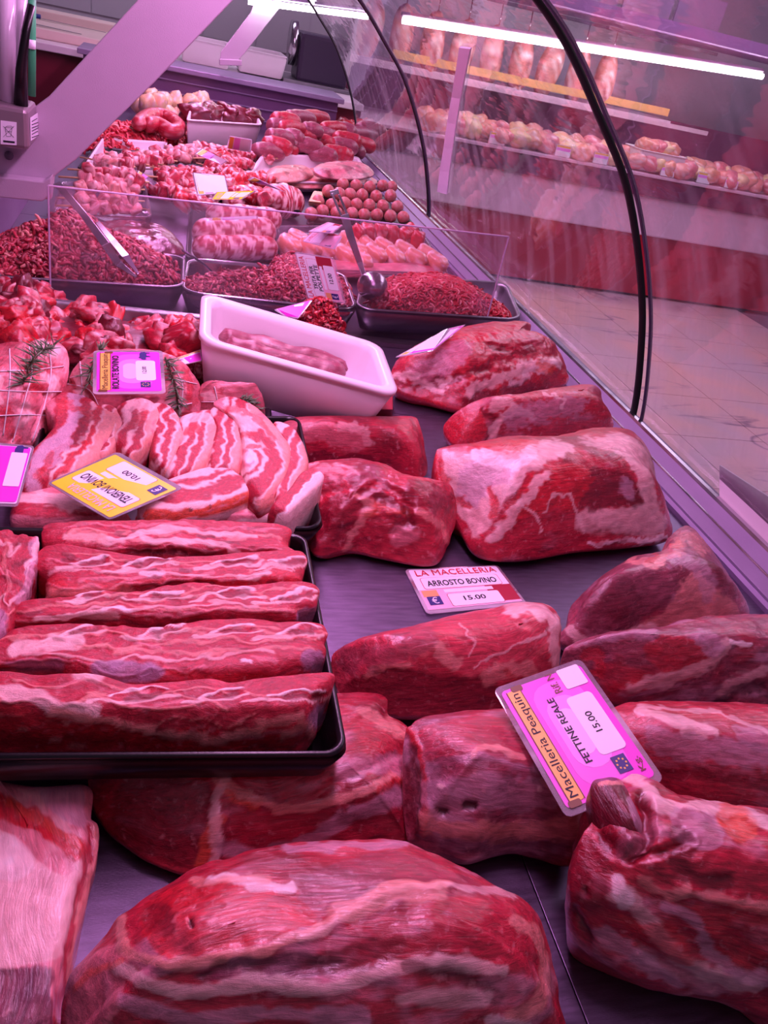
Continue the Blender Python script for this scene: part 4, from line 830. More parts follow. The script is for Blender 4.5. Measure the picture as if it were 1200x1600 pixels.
# tongs
tg=rootat('tongs',P(210,432,.07),'steel serving tongs stuck in the left mince heap','tongs')
strap('tong_arm',[P(213,433,.072),P(185,412,.085),P(165,382,.115),Y(130,335,1.40),Y(88,286,1.44)],[.004,.012,.014,.012,.012],.0018,SHINY,tg,(.9,.4,.2))
strap('tong_arm',[P(216,428,.074),P(196,400,.09),P(176,376,.108),P(152,347,.13)],[.004,.013,.012,.008],.0018,SHINY,tg,(.9,.5,.2)); fix(tg)
# clear divider sheet standing in front of the pans
dv=rootat('clear_divider',(.2,1.36,0),'tall clear plastic divider sheet standing across the case before the mince pans','divider')
A=np.array([-.205,1.275,0.]);B=np.array([.655,1.415,0.])
dA=np.array([-.205,1.275,.0]); tl=Y(75,290,1.278); tr=Y(795,370,1.415)
th=np.array([.0,.0022,0])
A[0]=tl[0];B[0]=tr[0]
q=[A+[0,0,.001],B+[0,0,.001],tr,tl]; 
mesh('sheet',q+[x+th for x in q],[(0,1,2,3),(7,6,5,4)],CLEAR,dv)
e1=plain('acrylic_edge',(200,170,200),.2,0,0,200,.8)
strap('top_edge',[tl,tr],.0026,.0026,e1,dv,(0,1,0)); strap('side_edge',[B+[0,0,.001],tr],.0026,.0026,e1,dv,(0,1,0)); strap('side_edge',[A+[0,0,.001],tl],.0026,.0026,e1,dv,(0,1,0)); fix(dv)
# =================================================================== WHITE TUB
tq3=para([(311,531),(625,619),(595,538),(315,456)],.130)
o=pan('white_tub',tq3,.080,WHITEP,.09,.055,.006,.05,thick=.006); tag(o,'tilted white plastic tub holding one long dark fillet strip','tub')
nrm=np.cross(tq3[1]-tq3[0],tq3[3]-tq3[0]); nrm/=np.linalg.norm(nrm)
def inpl(px,d):
    r=ray(*px); t=((tq3[0]-nrm*d-CAM)@nrm)/(r@nrm); return CAM+r*t
for sd,pts,r_ in ((1,[(342,526),(400,536),(450,552),(500,562),(543,578)],.013),(2,[(352,534),(410,552),(470,566),(540,584)],.012)):
    o=sausage('pork_fillet',[inpl(p,.036) for p in pts],r_,'N',seed=sd,lump=.2); tag(o,('upper' if sd==1 else 'lower')+' dark fillet strip lying inside the white tub','meat')
# =================================================================== GOULASH PAN + ROLLED ROASTS
o=pan('steel_pan',[P(-110,700,.035),P(425,668,.035),P(420,502,.082),P(-90,448,.082)],.032,STEEL,.03,.02,.003,.02); tag(o,'large shallow steel pan under the diced stewing beef and rolled roasts','pan')
CH=[chunkproto('beef_dice',s,ck,'F',ft,.72,.62,22,16) for s,ck,ft in ((1,'B',.16),(2,'M',.1),(3,'M',.34),(4,'L',.3),(5,'B',.05),(6,'D',.0))]
rg=random.Random(5)
for i in range(190):
    px=rg.uniform(-40,318); t=rg.uniform(0,1)**.9; top=444+px*.17+ (18 if px>80 else 0); bot=575 if px>110 else 550
    py=top+(bot-top)*t
    z=.068+.016*math.sin(px*.05)+rg.uniform(-.012,.012)-(.02*t) + (.012 if px<90 else 0)
    s=rg.uniform(.026,.044)
    o=put('diced_beef',CH[i%6],P(px,py,z),(s*rg.uniform(.7,1.4),s,s*rg.uniform(.6,1)),(rg.uniform(0,6),rg.uniform(0,6),rg.uniform(0,6)))
    tag(o,'chunk of diced red stewing beef in the heap behind the rolled roasts','meat','diced stewing beef heap')
bed=blob('stewing_beef',[(-60,580),(-60,470),(60,478),(200,500),(316,520),(316,600),(100,590)],.045,.025,base='D',veil=None,seed=77,p=3,nr=30,na=90,amp=.004,label='dark stewing beef layer underneath the diced chunks')
RR=dict(nr=60,na=200,mat=MEAT,group='rolled roasts with rosemary')
ra=blob('rolled_roast',[(-50,560),(-20,545),(40,538),(85,533),(104,552),(108,580),(96,620),(80,660),(62,688),(30,694),(-50,696)],.085,.03,base='P',veil=('M',.28),seed=501,p=2.1,amp=.003,var='M',
 strokes=[('F',18,[(60,545),(90,550)],.7,1),('F',14,[(70,590),(85,600)],.7,2),('B',11,[(50,560),(62,575)],.7,0),('B',12,[(55,595),(60,605)],.7,0),('F',14,[(40,640),(30,655)],.6,1),('B',12,[(10,640),(12,670),(30,685)],.6,0),('F',12,[(0,600),(-10,640)],.6,1),('-',5,[(45,580),(100,575)],0,-4),('-',5,[(45,610),(95,615)],0,-4),('-',5,[(30,640),(85,650)],0,-4),('-',5,[(45,540),(48,580),(40,620),(20,690)],0,-4),('-',5,[(75,535),(80,580),(70,630),(50,690)],0,-4)],
 label='rolled roast with rosemary at the far left edge',**RR)
rb_=blob('rolled_roast',[(92,640),(100,610),(112,580),(135,558),(190,550),(250,556),(290,575),(312,600),(312,640),(296,652),(230,655),(160,652),(105,660)],.088,.03,base='P',veil=('M',.24),seed=502,p=2.1,amp=.003,var='M',
 strokes=[('F',18,[(130,590),(125,610)],.7,1.4),('W',13,[(128,622),(135,628)],.8,2),('B',9,[(110,600),(108,630)],.5,0),('D',14,[(200,625),(240,628)],.7,-1.5),('B',9,[(290,580),(300,620),(295,645)],.6,.4),('F',6,[(280,590),(285,640)],.7,.4),('-',5,[(105,600),(140,610),(150,650)],0,-4),('-',5,[(262,560),(285,600),(280,650)],0,-4),('F',14,[(268,610),(270,640)],.7,1)],
 label='rolled roast under the magenta rolate price tag',**RR)
rc=blob('rolled_roast',[(312,604),(330,600),(352,610),(400,625),(414,642),(408,656),(350,656),(316,650)],.06,.03,base='P',veil=('M',.2),seed=503,p=2.1,amp=.003,var='M',strokes=[('F',12,[(325,620),(345,625)],.8,1.4),('B',8,[(340,610),(345,640)],.6,0)],
 label='rolled roast partly hidden below the white tub',**RR)
TR=[bvh(ra),bvh(rb_),bvh(rc)]
def string(pts,par_lab):
    q=cat(pts,26,False) if len(pts)>2 else np.linspace(pts[0],pts[1],20); P3=[p for p in (onsurf(TR,x,.0008) for x in q) if p is not None]
    return P3
for root,lst in ((ra,([(45,538),(50,580),(40,620),(20,690)],[(75,535),(80,580),(70,630),(50,690)],[(0,580),(50,578),(100,572)],[(0,610),(50,612),(96,612)],[(-10,650),(40,648),(85,650)],[(15,545),(15,600),(5,680)])),(rb_,([(105,600),(140,610),(160,650)],[(262,562),(285,600),(280,650)],[(125,565),(128,610),(125,655)],[(100,640),(160,640),(220,645),(300,630)],[(110,590),(140,585)],[(262,590),(308,600)])),(rc,([(335,604),(340,630),(335,652)],[(315,628),(360,630),(410,645)]))):
    for l in lst:
        pts=string(l,0)
        if len(pts)>3:
            o=tube('butcher_string',pts,.0007,STRING,root,5); o.location=-Vector(root.location)
def rosemary(pts,n,L,label,seed):
    q=cat(pts,14,False); P3=[]
    for x in q:
        p=onsurf(TR,x,.004)
        if p is None: p=P(*x,.09) if not P3 else P3[-1]+[0,0.001,0]
        P3.append(p)
    root=rootat('rosemary_sprig',P3[0],label,'herb'); tube('stem',P3,.0012,STEM,root,5)
    rgr=random.Random(seed); V=[];Fs=[]
    for i in range(n):
        t=rgr.uniform(0,len(P3)-1.01); k=int(t); p=np.array(P3[k])*(1-(t-k))+np.array(P3[k+1])*(t-k)
        d=np.array(P3[min(k+1,len(P3)-1)])-np.array(P3[max(k-1,0)]); d/=np.linalg.norm(d)+1e-9
        v=np.array([rgr.gauss(0,1),rgr.gauss(0,1),abs(rgr.gauss(0,.7))+.1]); v-=d*(v@d)*.6; v+=d*rgr.uniform(.1,.9); v/=np.linalg.norm(v); l=L*rgr.uniform(.6,1.2)
        a,b=tubemesh([p,p+v*l*.5,p+v*l+[0,0,-.001]],[.0005,.0008,.0003],4); o_=len(V); V+=a; Fs+=[tuple(o_+x for x in f) for f in b]
    nd_=mesh('needles',V,Fs,GREEN,root,True); nd_['kind']='stuff'; fix(root)
rosemary([(85,540),(60,552),(45,575),(35,600)],110,.020,'dense rosemary sprig on the leftmost rolled roast',1)
rosemary([(150,560),(142,580),(140,600)],40,.015,'rosemary tip showing left of the rolate tag',2)
rosemary([(258,558),(268,585),(275,610),(278,640)],80,.016,'long rosemary sprig hanging right of the rolate tag',3)
rosemary([(375,622),(395,632),(405,645)],40,.013,'rosemary sprig under the white tub',4)
rosemary([(155,548),(162,546)],24,.012,'tiny rosemary tip above the rolate tag',5)
# =================================================================== PRICE TAGS
MAG=plain('tag_magenta',(240,60,215),.4); MAGL=plain('tag_light_magenta',(246,150,244),.4); MAGP=plain('tag_pale_magenta',(248,200,250),.4)
YEL=plain('tag_yellow',(255,226,20),.4); ORG=plain('tag_orange',(250,200,90),.45); REDI=plain('tag_red_ink',(214,30,60),.5)
NAVY=plain('tag_navy',(52,40,120),.5); PINKI=plain('tag_pink',(250,190,214),.45); BROWN=plain('tag_brown',(120,76,30),.5); PHOTO=plain('tag_dark_red',(170,30,60),.5)
def tagmap(q,u,v,l=0.):
    q=[np.array(x,float) for x in q]   # TL TR BR BL in reading order
    p=q[0]*(1-u)*(1-v)+q[1]*u*(1-v)+q[2]*u*v+q[3]*(1-u)*v
    n=np.cross(q[1]-q[0],q[3]-q[0]); n/=np.linalg.norm(n)
    if n@(CAM-q[0])<0: n=-n
    return p+n*l
def rq(u0,v0,u1,v1,r=.0,n=4,asp=.7):
    if r==0: return [(u0,v0),(u1,v0),(u1,v1),(u0,v1)]
    ru,rv=r*asp,r; o=[]
    for cx,cy,a0 in ((u1-ru,v1-rv,0),(u0+ru,v1-rv,90),(u0+ru,v0+rv,180),(u1-ru,v0+rv,270)):
        for k in range(n+1): a=math.radians(a0+90*k/n); o.append((cx+ru*math.cos(a),cy+rv*math.sin(a)))
    return o
def patch(name,q,uv,l,mat,par,th=.0001):
    a=[tagmap(q,u,v,l) for u,v in uv]; b=[tagmap(q,u,v,l+th) for u,v in uv]; m=len(a)
    ar=sum(uv[i][0]*uv[(i+1)%m][1]-uv[(i+1)%m][0]*uv[i][1] for i in range(m))
    Fs=[tuple(range(m)),tuple(range(m,2*m))]+[(i,(i+1)%m,m+(i+1)%m,m+i) for i in range(m)]
    return mesh(name,a+b,Fs,mat,par)
_tc={}
def tverts(s,off,sx):
    k=(s,off)
    if k not in _tc:
        cu=bpy.data.curves.new('t','FONT'); cu.body=s; cu.size=1; cu.offset=off; cu.resolution_u=3; cu.fill_mode='FRONT'
        o=bpy.data.objects.new('t',cu); C.objects.link(o); dg=bpy.context.evaluated_depsgraph_get(); me=o.evaluated_get(dg).to_mesh()
        V=np.array([v.co[:] for v in me.vertices]); Fs=[tuple(p.vertices) for p in me.polygons]; bpy.data.objects.remove(o); bpy.data.curves.remove(cu); _tc[k]=(V,Fs)
    return _tc[k]
def text(q,s,u0,v0,u1,v1,l,mat,par,off=.012,it=0):
    V,Fs=tverts(s,off,1); x0,y0_=V[:,0].min(),V[:,1].min(); x1,y1=V[:,0].max(),V[:,1].max()
    W_=[tagmap(q,u0+(x-x0+it*(y-y0_))/(x1-x0)*(u1-u0),v1-(y-y0_)/(y1-y0_)*(v1-v0),l) for x,y,_ in V]
    return mesh('lettering',W_,Fs,mat,par)
def card(q,label,design='plain',title='',price='',group=None,curl=0):
    c=sum(np.array(x,float) for x in q)/4
    root=rootat('price_tag',c,label,'price tag',group)
    patch('laminate',q,rq(0,0,1,1,.07),-.0004,LAMIN,root,.0008)
    L1=.0006
    def P_(nm,uv,k,m): return patch(nm,q,uv,L1+k*.00012,m,root,.00008)
    if design=='scroll':
        P_('print',rq(.045,.05,.955,.95,.05),0,MAG)
        P_('print_glow',rq(.10,.30,.90,.82,.2),1,plain('tag_mid_magenta',(244,105,228),.4)); P_('print_glow',rq(.22,.36,.78,.74,.18),2,MAGL); P_('print_glow',rq(.32,.42,.68,.62,.1),3,MAGP)
        bn=P_('banner',rq(.07,.10,.93,.245,.03),3,ORG); P_('banner_curl',rq(.04,.075,.085,.20,.02),4,BROWN); P_('banner_curl',rq(.915,.16,.96,.28,.02),4,BROWN)
        for v in (.10,.245): P_('banner_edge',rq(.07,v-.004,.93,v+.004),5,BROWN)
        text(q,'Macelleria Peaquin',.10,.125,.90,.235,L1+.0007,INK,bn,.0)
        if title=='FETTINE REALE': text(q,title,.27,.43,.78,.50,L1+.0007,INK,root,.015)
        elif title: text(q,title,.10,.265,.86,.365,L1+.0007,INK,root,.02)
        pb_=P_('price_box',rq(.28,.60,.74,.88,.05),4,PAPER)
        if price: text(q,price,.44,.69,.60,.76,L1+.0007,INK,pb_,.015)
        em_=P_('euro_mark',rq(.13,.66,.25,.80),4,NAVY)
        for k in range(8):
            a=k*math.pi/4; u=.19+.035*math.cos(a); v=.73+.045*math.sin(a); patch('euro_star',q,rq(u-.006,v-.008,u+.006,v+.008),L1+5*.00012,ORG,em_,.00008)
    if design in('white','yellow'):
        P_('print',rq(.03,.03,.97,.93,.03),0,PAPER if design=='white' else YEL)
        if design=='white':
            P_('photo_strip',rq(.03,.50,.97,.93),1,PINKI); P_('photo_strip',rq(.70,.50,.97,.88),2,PHOTO); P_('photo_strip',rq(.05,.52,.20,.66),2,plain('tag_peach',(240,170,110),.5))
            text(q,'LA MACELLERIA',.08,.06,.93,.19,L1+.0007,REDI,root,.0)
        else:
            text(q,'LA MACELLERIA',.14,.08,.80,.20,L1+.0007,PINKI,root,.0)
        ink=INK; rim=REDI
        P_('title_box_rim',rq(.095,.235,.905,.495,.04),2,rim); tb_=P_('title_box',rq(.10,.24,.90,.49,.04),3,PAPER)
        if title:
            tt=title.split('|')
            if len(tt)==1: text(q,tt[0],.14,.31,.86,.44,L1+.0007,INK,tb_,.02,.04)
            else:
                text(q,tt[0],.25,.26,.75,.36,L1+.0007,INK,tb_,.02,.04); text(q,tt[1],.22,.38,.78,.48,L1+.0007,INK,tb_,.02,.04)
        P_('blank_strip',rq(.27,.525,.77,.595),3,PAPER); P_('price_box_rim',rq(.275,.625,.805,.905,.03),2,rim if design=='yellow' else PHOTO); pb_=P_('price_box',rq(.28,.63,.80,.90,.03),3,PAPER)
        if price: text(q,price,.42,.70,.64,.80,L1+.0007,INK,pb_,.018)
        em_=P_('euro_mark',rq(.07,.66,.20,.84),4,NAVY)
        text(q,'€',.105,.68,.165,.82,L1+.0009,PAPER,em_,.0)
    if design=='small':
        P_('print',rq(.04,.04,.96,.96,.03),0,PAPER); P_('banner',rq(.06,.06,.94,.22),1,ORG); P_('print_band',rq(.06,.26,.94,.50),1,MAGL)
    fix(root); return root
arr=[P(632,890,.003),P(777.5,883,.003),P(824,944,.0035),P(667,960,.0035)]
r=card(arr,'white arrosto bovino price tag lying flat on the steel deck','white','ARROSTO BOVINO','15.00')
fq=para([(885,1279),(770,1077),(907,1029),(1039,1219)],.084)
r=card(fq,'large magenta fettine reale price tag resting on beef at lower right','scroll','FETTINE REALE','15.00')
def extra(r,q,fn):
    off=Vector(r.location); before=set(r.children); fn(); 
    for c in r.children:
        if c not in before: c.location=Vector(c.location)-off
def f():
    patch('blank_box',q:=fq,rq(.80,.68,.965,.92,.02),.0011,PAPER,r); text(fq,'Rif. N',.80,.55,.96,.63,.0013,BROWN,r,.0); text(fq,'Kg.',.10,.85,.20,.92,.0013,BROWN,r,.0)
extra(r,fq,f)
tq_=[P(171,813,.083),P(73,755,.090),P(184,706,.092),P(287,763,.087)]
card(tq_,'yellow teneroni bovino price tag on the belly slices','yellow','TENERONI BOVINO','10,00')
rq_=para([(145,616),(146,548),(254,548),(259,615)],.122)
r=card(rq_,'magenta rolate bovino price tag propped on the rolled roast','scroll','ROLATE BOVINO','12,00')
def cow(q,r,u0,v0,u1,v1):
    sil=[(0,.55),(.08,.35),(.2,.3),(.28,.12),(.4,.22),(.75,.2),(.95,.3),(1,.6),(.93,.65),(.9,.95),(.82,.95),(.8,.7),(.5,.72),(.46,.98),(.38,.98),(.34,.7),(.2,.62),(.1,.72)]
    patch('cow_mark',q,[(u0+a*(u1-u0),v0+b*(v1-v0)) for a,b in sil],.0011,NAVY,r)
extra(r,rq_,lambda: cow(rq_,r,.76,.62,.95,.82))
trq=para([(480.6,467),(459.7,393),(522.7,402.7),(541,475)],.070)
card(trq,'white trita per polpette price tag standing in the middle mince pan','white','TRITA PER|POLPETTE','12.00')
mq=[P(28,792,.075),P(54,697,.095),P(-30,690,.095),P(-60,790,.075)]; mq=[mq[3],mq[2],mq[1],mq[0]]
r=card(mq,'magenta price tag cut off by the left edge beside the yellow one','small')
def f2():
    patch('print_band',mq,rq(.06,.05,.95,.95,.04),.0010,MAG,r); patch('blank_box',mq,rq(.3,.62,.85,.92,.02),.0013,PAPER,r); 
    pc=[(.62+.2*a,.66+.0*b) for a,b in ((0,0),)]
    cow(mq,r,.70,.60,.98,.92)
extra(r,mq,f2)
def small(px,z,label,**k):
    q=[P(*p,zz) for p,zz in zip(px,z)]; return card(q,label,'small',**k)
q=[P(616,559,.095),P(697,514,.112),P(728,507,.110),P(676,549,.095)]
r=card(q,'narrow magenta price tag leaning on the rearmost lumpy roast','small'); extra(r,q,lambda:(patch('print_band',q,rq(.06,.3,.94,.95),.0010,MAG,r),patch('blank_box',q,rq(.55,.2,.9,.8),.0012,PAPER,r)))
q=[P(428,484,.10),P(489,468,.11),P(466,498,.10),P(448,496,.095)]
r=card(q,'magenta price tag wedged behind the white tub rim','small'); extra(r,q,lambda:(patch('print_band',q,rq(.06,.05,.94,.95),.0010,MAG,r),patch('blank_box',q,rq(.5,.1,.8,.8),.0012,PAPER,r)))
q=[P(268,562,.105),P(314,546,.10),P(316,564,.095),P(288,570,.10)]
r=card(q,'yellow and magenta price tag lying at the right end of the diced beef','small'); extra(r,q,lambda:patch('print_band',q,rq(.3,.3,.94,.95),.0010,MAG,r))
q=[P(472,377,.085),P(496,355,.11),P(535,370,.105),P(523,390,.08)]
card(q,'front one of two white price tags on the pale skewered meat','white','','')
q=[P(480,362,.115),P(512,347,.12),P(536,352,.115),P(520,365,.11)]
card(q,'rear one of two white price tags on the pale skewered meat','white','','')
q=[P(308,306,.09),P(300,269,.13),P(352,274,.125),P(358,302,.095)]
card(q,'bright upright price tag with yellow strip above the rolled pancetta','small')
q=[P(330,312,.10),P(338,300,.11),P(402,298,.105),P(378,312,.095)]
card(q,'pale yellow price tag lying flat in front of the upright one','yellow','','')
q=[P(304,240,.11),P(316,232,.12),P(356,252,.115),P(346,258,.10)]
card(q,'small white price tag flat among the far skewers','small')
q=[P(354,232,.075),P(358,212,.12),P(394,218,.12),P(392,238,.075)]
card(q,'small magenta price tag standing before the far white tub','small')
q=[P(386,281,.10),P(396,276,.11),P(446,300,.09),P(440,298,.08)]
card(q,'thin white price tag lying at the right of the far kebabs','small')
q=[P(210,276,.085),P(216,266,.095),P(246,286,.08),P(240,290,.07)]
card(q,'pinkish price tag beside the chicken kebabs in the clear box','small')
q=[P(186,398,.045),P(182,376,.06),P(228,382,.06),P(232,394,.045)]
card(q,'magenta and white price tag in front of the vacuum-packed meat','small')
# =================================================================== BEHIND THE DIVIDER
# pancetta rolls
pb=pan('food_tray',[P(290,402,.012),P(440,408,.012),P(425,328,.012),P(296,322,.012)],.008,BLACK,.05,.02,.003,.02,thick=.003); tag(pb,'black tray under the three bacon-wrapped rolls','tray')
for i,(a,b,z) in enumerate((((302,388),(432,388),.035),((304,366),(428,362),.055),((322,335),(440,345),.06))):
    o=sausage('pancetta_roll',[P(*a,z),P((a[0]+b[0])/2,(a[1]+b[1])/2-1,z),P(*b,z)],(.026,.030,.026)[i],'M',stripe=5+i,seed=10+i,n=24,k=60,lump=.05)
    tag(o,('front','middle','rear')[i]+' one of the three striped bacon-wrapped rolls','meat','bacon-wrapped rolls')
# vacuum pack
vb=blob('vacuum_pack',[(152,388),(158,350),(190,344),(240,348),(270,365),(288,390),(285,397),(230,398),(190,400)],.035,.002,base='D',veil=('V',.2),seed=601,p=2.2,nr=40,na=120,amp=.004,mat=meatmat('wrapped_meat',.12,1.0,(55,420,420),.3,0,.4),label='dark vacuum-packed meat in shiny film behind the left mince pan',cate='meat pack')
# clear box with chicken kebabs
cb=pan('clear_box',[P(80,335,.055),P(238,340,.055),P(228,288,.062),P(95,283,.062)],.05,CLEAR,.12,.02,.003,.04,thick=.003); tag(cb,'clear plastic box of chicken kebabs behind the tongs','box')
KC=[chunkproto('kebab_cube',s,ck,'F',ft,.6,.35,14,10) for s,ck,ft in ((11,'P',.45),(12,'L',.3),(13,'B',.2),(14,'T',.4),(15,'M',.3))]
rg=random.Random(9)
def kebab(a,b,n,r,lab,grp,pal=(0,1,2,3,4),z0=None,sk=.25):
    a=np.array(a);b=np.array(b); d=b-a; root=rootat('meat_skewer',a,lab,'skewer',grp)
    tube('stick',[a-d*sk*1.3,b+d*.12],.0022,WOODS,root,5)
    for i in range(n):
        p=a+d*((i+.5)/n); put('meat_cube',KC[rg.choice(pal)],p,(r*rg.uniform(1.3,2.7),r*rg.uniform(1.5,2.8),r*rg.uniform(1.3,2.4)),(rg.uniform(0,6),rg.uniform(0,6),rg.uniform(0,6)),root)
    fix(root); return root
for i,(a,b,z) in enumerate((((118,293),(215,296),.07),((125,278),(222,284),.085),((132,266),(210,272),.10),((120,322),(218,326),.035),((120,310),(215,314),.05))):
    kebab(P(*a,z),P(*b,z),6,.014,'chicken kebab lying crosswise in the clear plastic box','chicken kebabs in the clear box',(0,0,1,3))
# far kebabs on black trays
bt=pan('food_tray',[P(120,262,.03),P(290,300,.03),P(330,250,.03),P(150,228,.03)],.02,BLACK,.05,.02,.003,.02,thick=.003); tag(bt,'black tray under the left group of far skewers','tray')
bt=pan('food_tray',[P(300,300,.03),P(470,330,.03),P(440,240,.03),P(330,225,.03)],.02,BLACK,.05,.02,.003,.02,thick=.003); tag(bt,'black tray under the right group of far skewers','tray')
for i in range(9):
    a=(235+rg.uniform(-15,60),262+i*3.5+rg.uniform(-6,6)); b=(a[0]+rg.uniform(50,75),a[1]+rg.uniform(2,22)); z=.05+.02*rg.random()
    kebab(P(*a,z),P(*b,z),5,.016,'red meat kebab with pale wooden stick in the far left skewer group','kebabs in the far left skewer group',(1,2,4,4),sk=.5)
for i in range(11):
    a=(345+rg.uniform(-25,50),235+i*6+rg.uniform(-6,6)); b=(a[0]+rg.uniform(40,65),a[1]+rg.uniform(0,14)); z=.05+.02*rg.random()
    kebab(P(*a,z),P(*b,z),5,.017,'red meat kebab in the far right skewer group behind the upright tag','kebabs in the far right skewer group',(1,2,4,4),sk=.35)
for i in range(8):
    x=150+i*22; y=250-i*3
    kebab(P(x,y,.06),P(x+55,y+10,.06),5,.015,'pale meat skewer stacked in the far left white tray','skewers in the far left white tray',(0,1,1,3),sk=.35)
for i in range(14):
    px=rg.uniform(245,330); py=272+rg.uniform(0,44); o=put('meat_piece',CH[i%6],P(px,py,.05),(rg.uniform(.05,.07),rg.uniform(.04,.06),.04),(rg.uniform(0,.5),rg.uniform(0,.5),rg.uniform(0,6))); tag(o,'thick red meat piece left of the upright far price tag','meat','red meat pieces left of the upright tag')
o=sausage('net_roast',[P(418,318,.04),P(440,315,.04),P(474,318,.04)],.045,'M',stripe=7,seed=31,n=28,k=40,lump=.08); tag(o,'round striped netted roast left of the meatballs','meat')
o=sausage('net_roast',[P(360,318,.03),P(385,312,.03),P(415,312,.03)],.036,'M',stripe=4,seed=32,n=24,k=40,lump=.08); tag(o,'smaller striped roast between the netted roast and the flat yellow tag','meat')
# meatballs
mb=chunkproto('meatball',71,'E','P',.2,1.0,.10,22,16,MINCE,'B')
mt=pan('food_tray',[P(478,350,.02),P(648,352,.02),P(598,282,.02),P(500,286,.02)],.015,BLACK,.05,.02,.003,.02,thick=.003); tag(mt,'black tray under the pile of raw meatballs','tray')
for (x,y,z) in ((504,330,.03),(526,333,.03),(550,334,.03),(569,336,.03),(589,336,.03),(610,338,.03),(630,340,.03),(486,335,.03),(497,315,.045),(519,320,.045),(539,318,.045),(557,320,.045),(577,321,.045),(598,322,.045),(621,323,.045),(513,299,.06),(530,303,.06),(547,304,.06),(566,305,.06),(588,307,.06),(610,306,.06),(557,290,.075),(578,292,.075),(598,290,.07),(612,292,.06),(536,288,.07),(540,332,.02),(600,330,.02)):
    o=put('meatball',mb,P(x,y,z),.036,(rg.uniform(0,6),rg.uniform(0,6),rg.uniform(0,6))); tag(o,'round raw meatball in the pile by the rail','meatball','raw meatballs piled by the rail')
# pale shaped meats tray
gt_=pan('clear_tray',[P(440,420,.03),P(702,428,.03),P(655,352,.03),P(432,352,.03)],.022,CLEAR,.05,.015,.003,.02,thick=.002); tag(gt_,'clear tray of pale and red shaped skewered meats beside the rail','tray')
PM=chunkproto('pale_cutlet',81,'C','W',.3,.7,.25,18,12,MEAT,'T'); RM=chunkproto('red_cone',82,'B','F',.2,.6,.3,18,12,MEAT,'M')
for i,(x,y) in enumerate(((452,384),(466,376),(484,388),(498,376),(512,392),(545,378),(556,392),(572,384),(586,398),(600,388),(616,402),(632,392),(650,404),(668,398),(682,410),(540,400),(565,408))):
    o=put('stuffed_cutlet',PM,P(x,y,.035),(.042,.062,.04),(.3,rg.uniform(-.3,.3),rg.uniform(-.3,.5)+.5)); tag(o,'pale folded chicken roll in the row behind the right mince pan','meat','pale folded chicken rolls')
for i,(x,y) in enumerate(((556,368),(574,366),(592,366),(612,368),(632,372),(652,378),(640,366))):
    o=put('red_roll',RM,P(x,y,.05),(.034,.04,.055),(rg.uniform(-.3,.3),rg.uniform(-.3,.3),rg.uniform(0,3))); tag(o,'small red bacon-wrapped cone behind the pale chicken rolls','meat','small red wrapped cones')
o=blob('sliced_meat',[(440,420),(500,405),(560,410),(640,415),(690,420),(640,430),(540,432),(470,432)],.02,.012,base='P',veil=('F',.2),seed=611,p=3,nr=24,na=80,label='flat pale sliced meat in front of the chicken rolls',mat=MEAT)
# far left: mince heap, sausage coil, white trays
wt=pan('white_tub',[P(128,262,.05),P(250,262,.05),P(262,222,.05),P(160,215,.05)],.04,WHITEP,.08,.03,.004,.03,thick=.004); tag(wt,'far shallow white tub at left with mince and skewers','tub')
h=blob('ground_beef',[(140,222),(170,196),(210,192),(250,190),(295,205),(300,228),(270,236),(200,238),(150,236)],.07,.002,base='L',veil=None,seed=621,p=1.8,mat=MINCE,nr=30,na=100,label='far mince heap in front of the coiled sausage',cate='minced meat')
strands('meat_strands',h,900,.03,.004,seed=8,ck='L',cks='B')
o=sausage('sausage_coil',[P(214,196,.09),P(230,182,.10),P(250,180,.10),P(270,188,.095),P(280,200,.085),P(268,206,.08),P(245,194,.09),P(228,196,.09)],.022,'M',seed=41,k=60,lump=.1); tag(o,'curled red sausage lying on the far mince heap','sausage')
wt=pan('white_tub',[P(291,187,.12),P(410,195,.12),P(400,175,.13),P(296,172,.13)],.11,WHITEP,.06,.03,.004,.05,thick=.004); tag(wt,'far white tub of dark meat left of the sausages','tub')
for i,(x,y) in enumerate(((305,178),(330,176),(355,178),(375,182),(392,184))):
    o=put('dark_meat',CH[5],P(x,y,.12),(.10,.07,.06),(0,0,i)); tag(o,'dark liver-like meat piece in the far white tub','meat','dark meat pieces in the far white tub')
PC=chunkproto('tripe_piece',91,'Y','W',.3,.7,.35,14,10,MEAT,'T')
for i in range(26):
    x=rg.uniform(215,322); y=160+rg.uniform(-12,14); o=put('pale_tripe',PC,P(x,y+4,.05+.03*(y<158)),(.07,.05,.06),(rg.uniform(0,6),rg.uniform(0,6),rg.uniform(0,6))); tag(o,'pale yellowish tripe piece in the pile at the far end','meat','pale tripe pile at the far end')
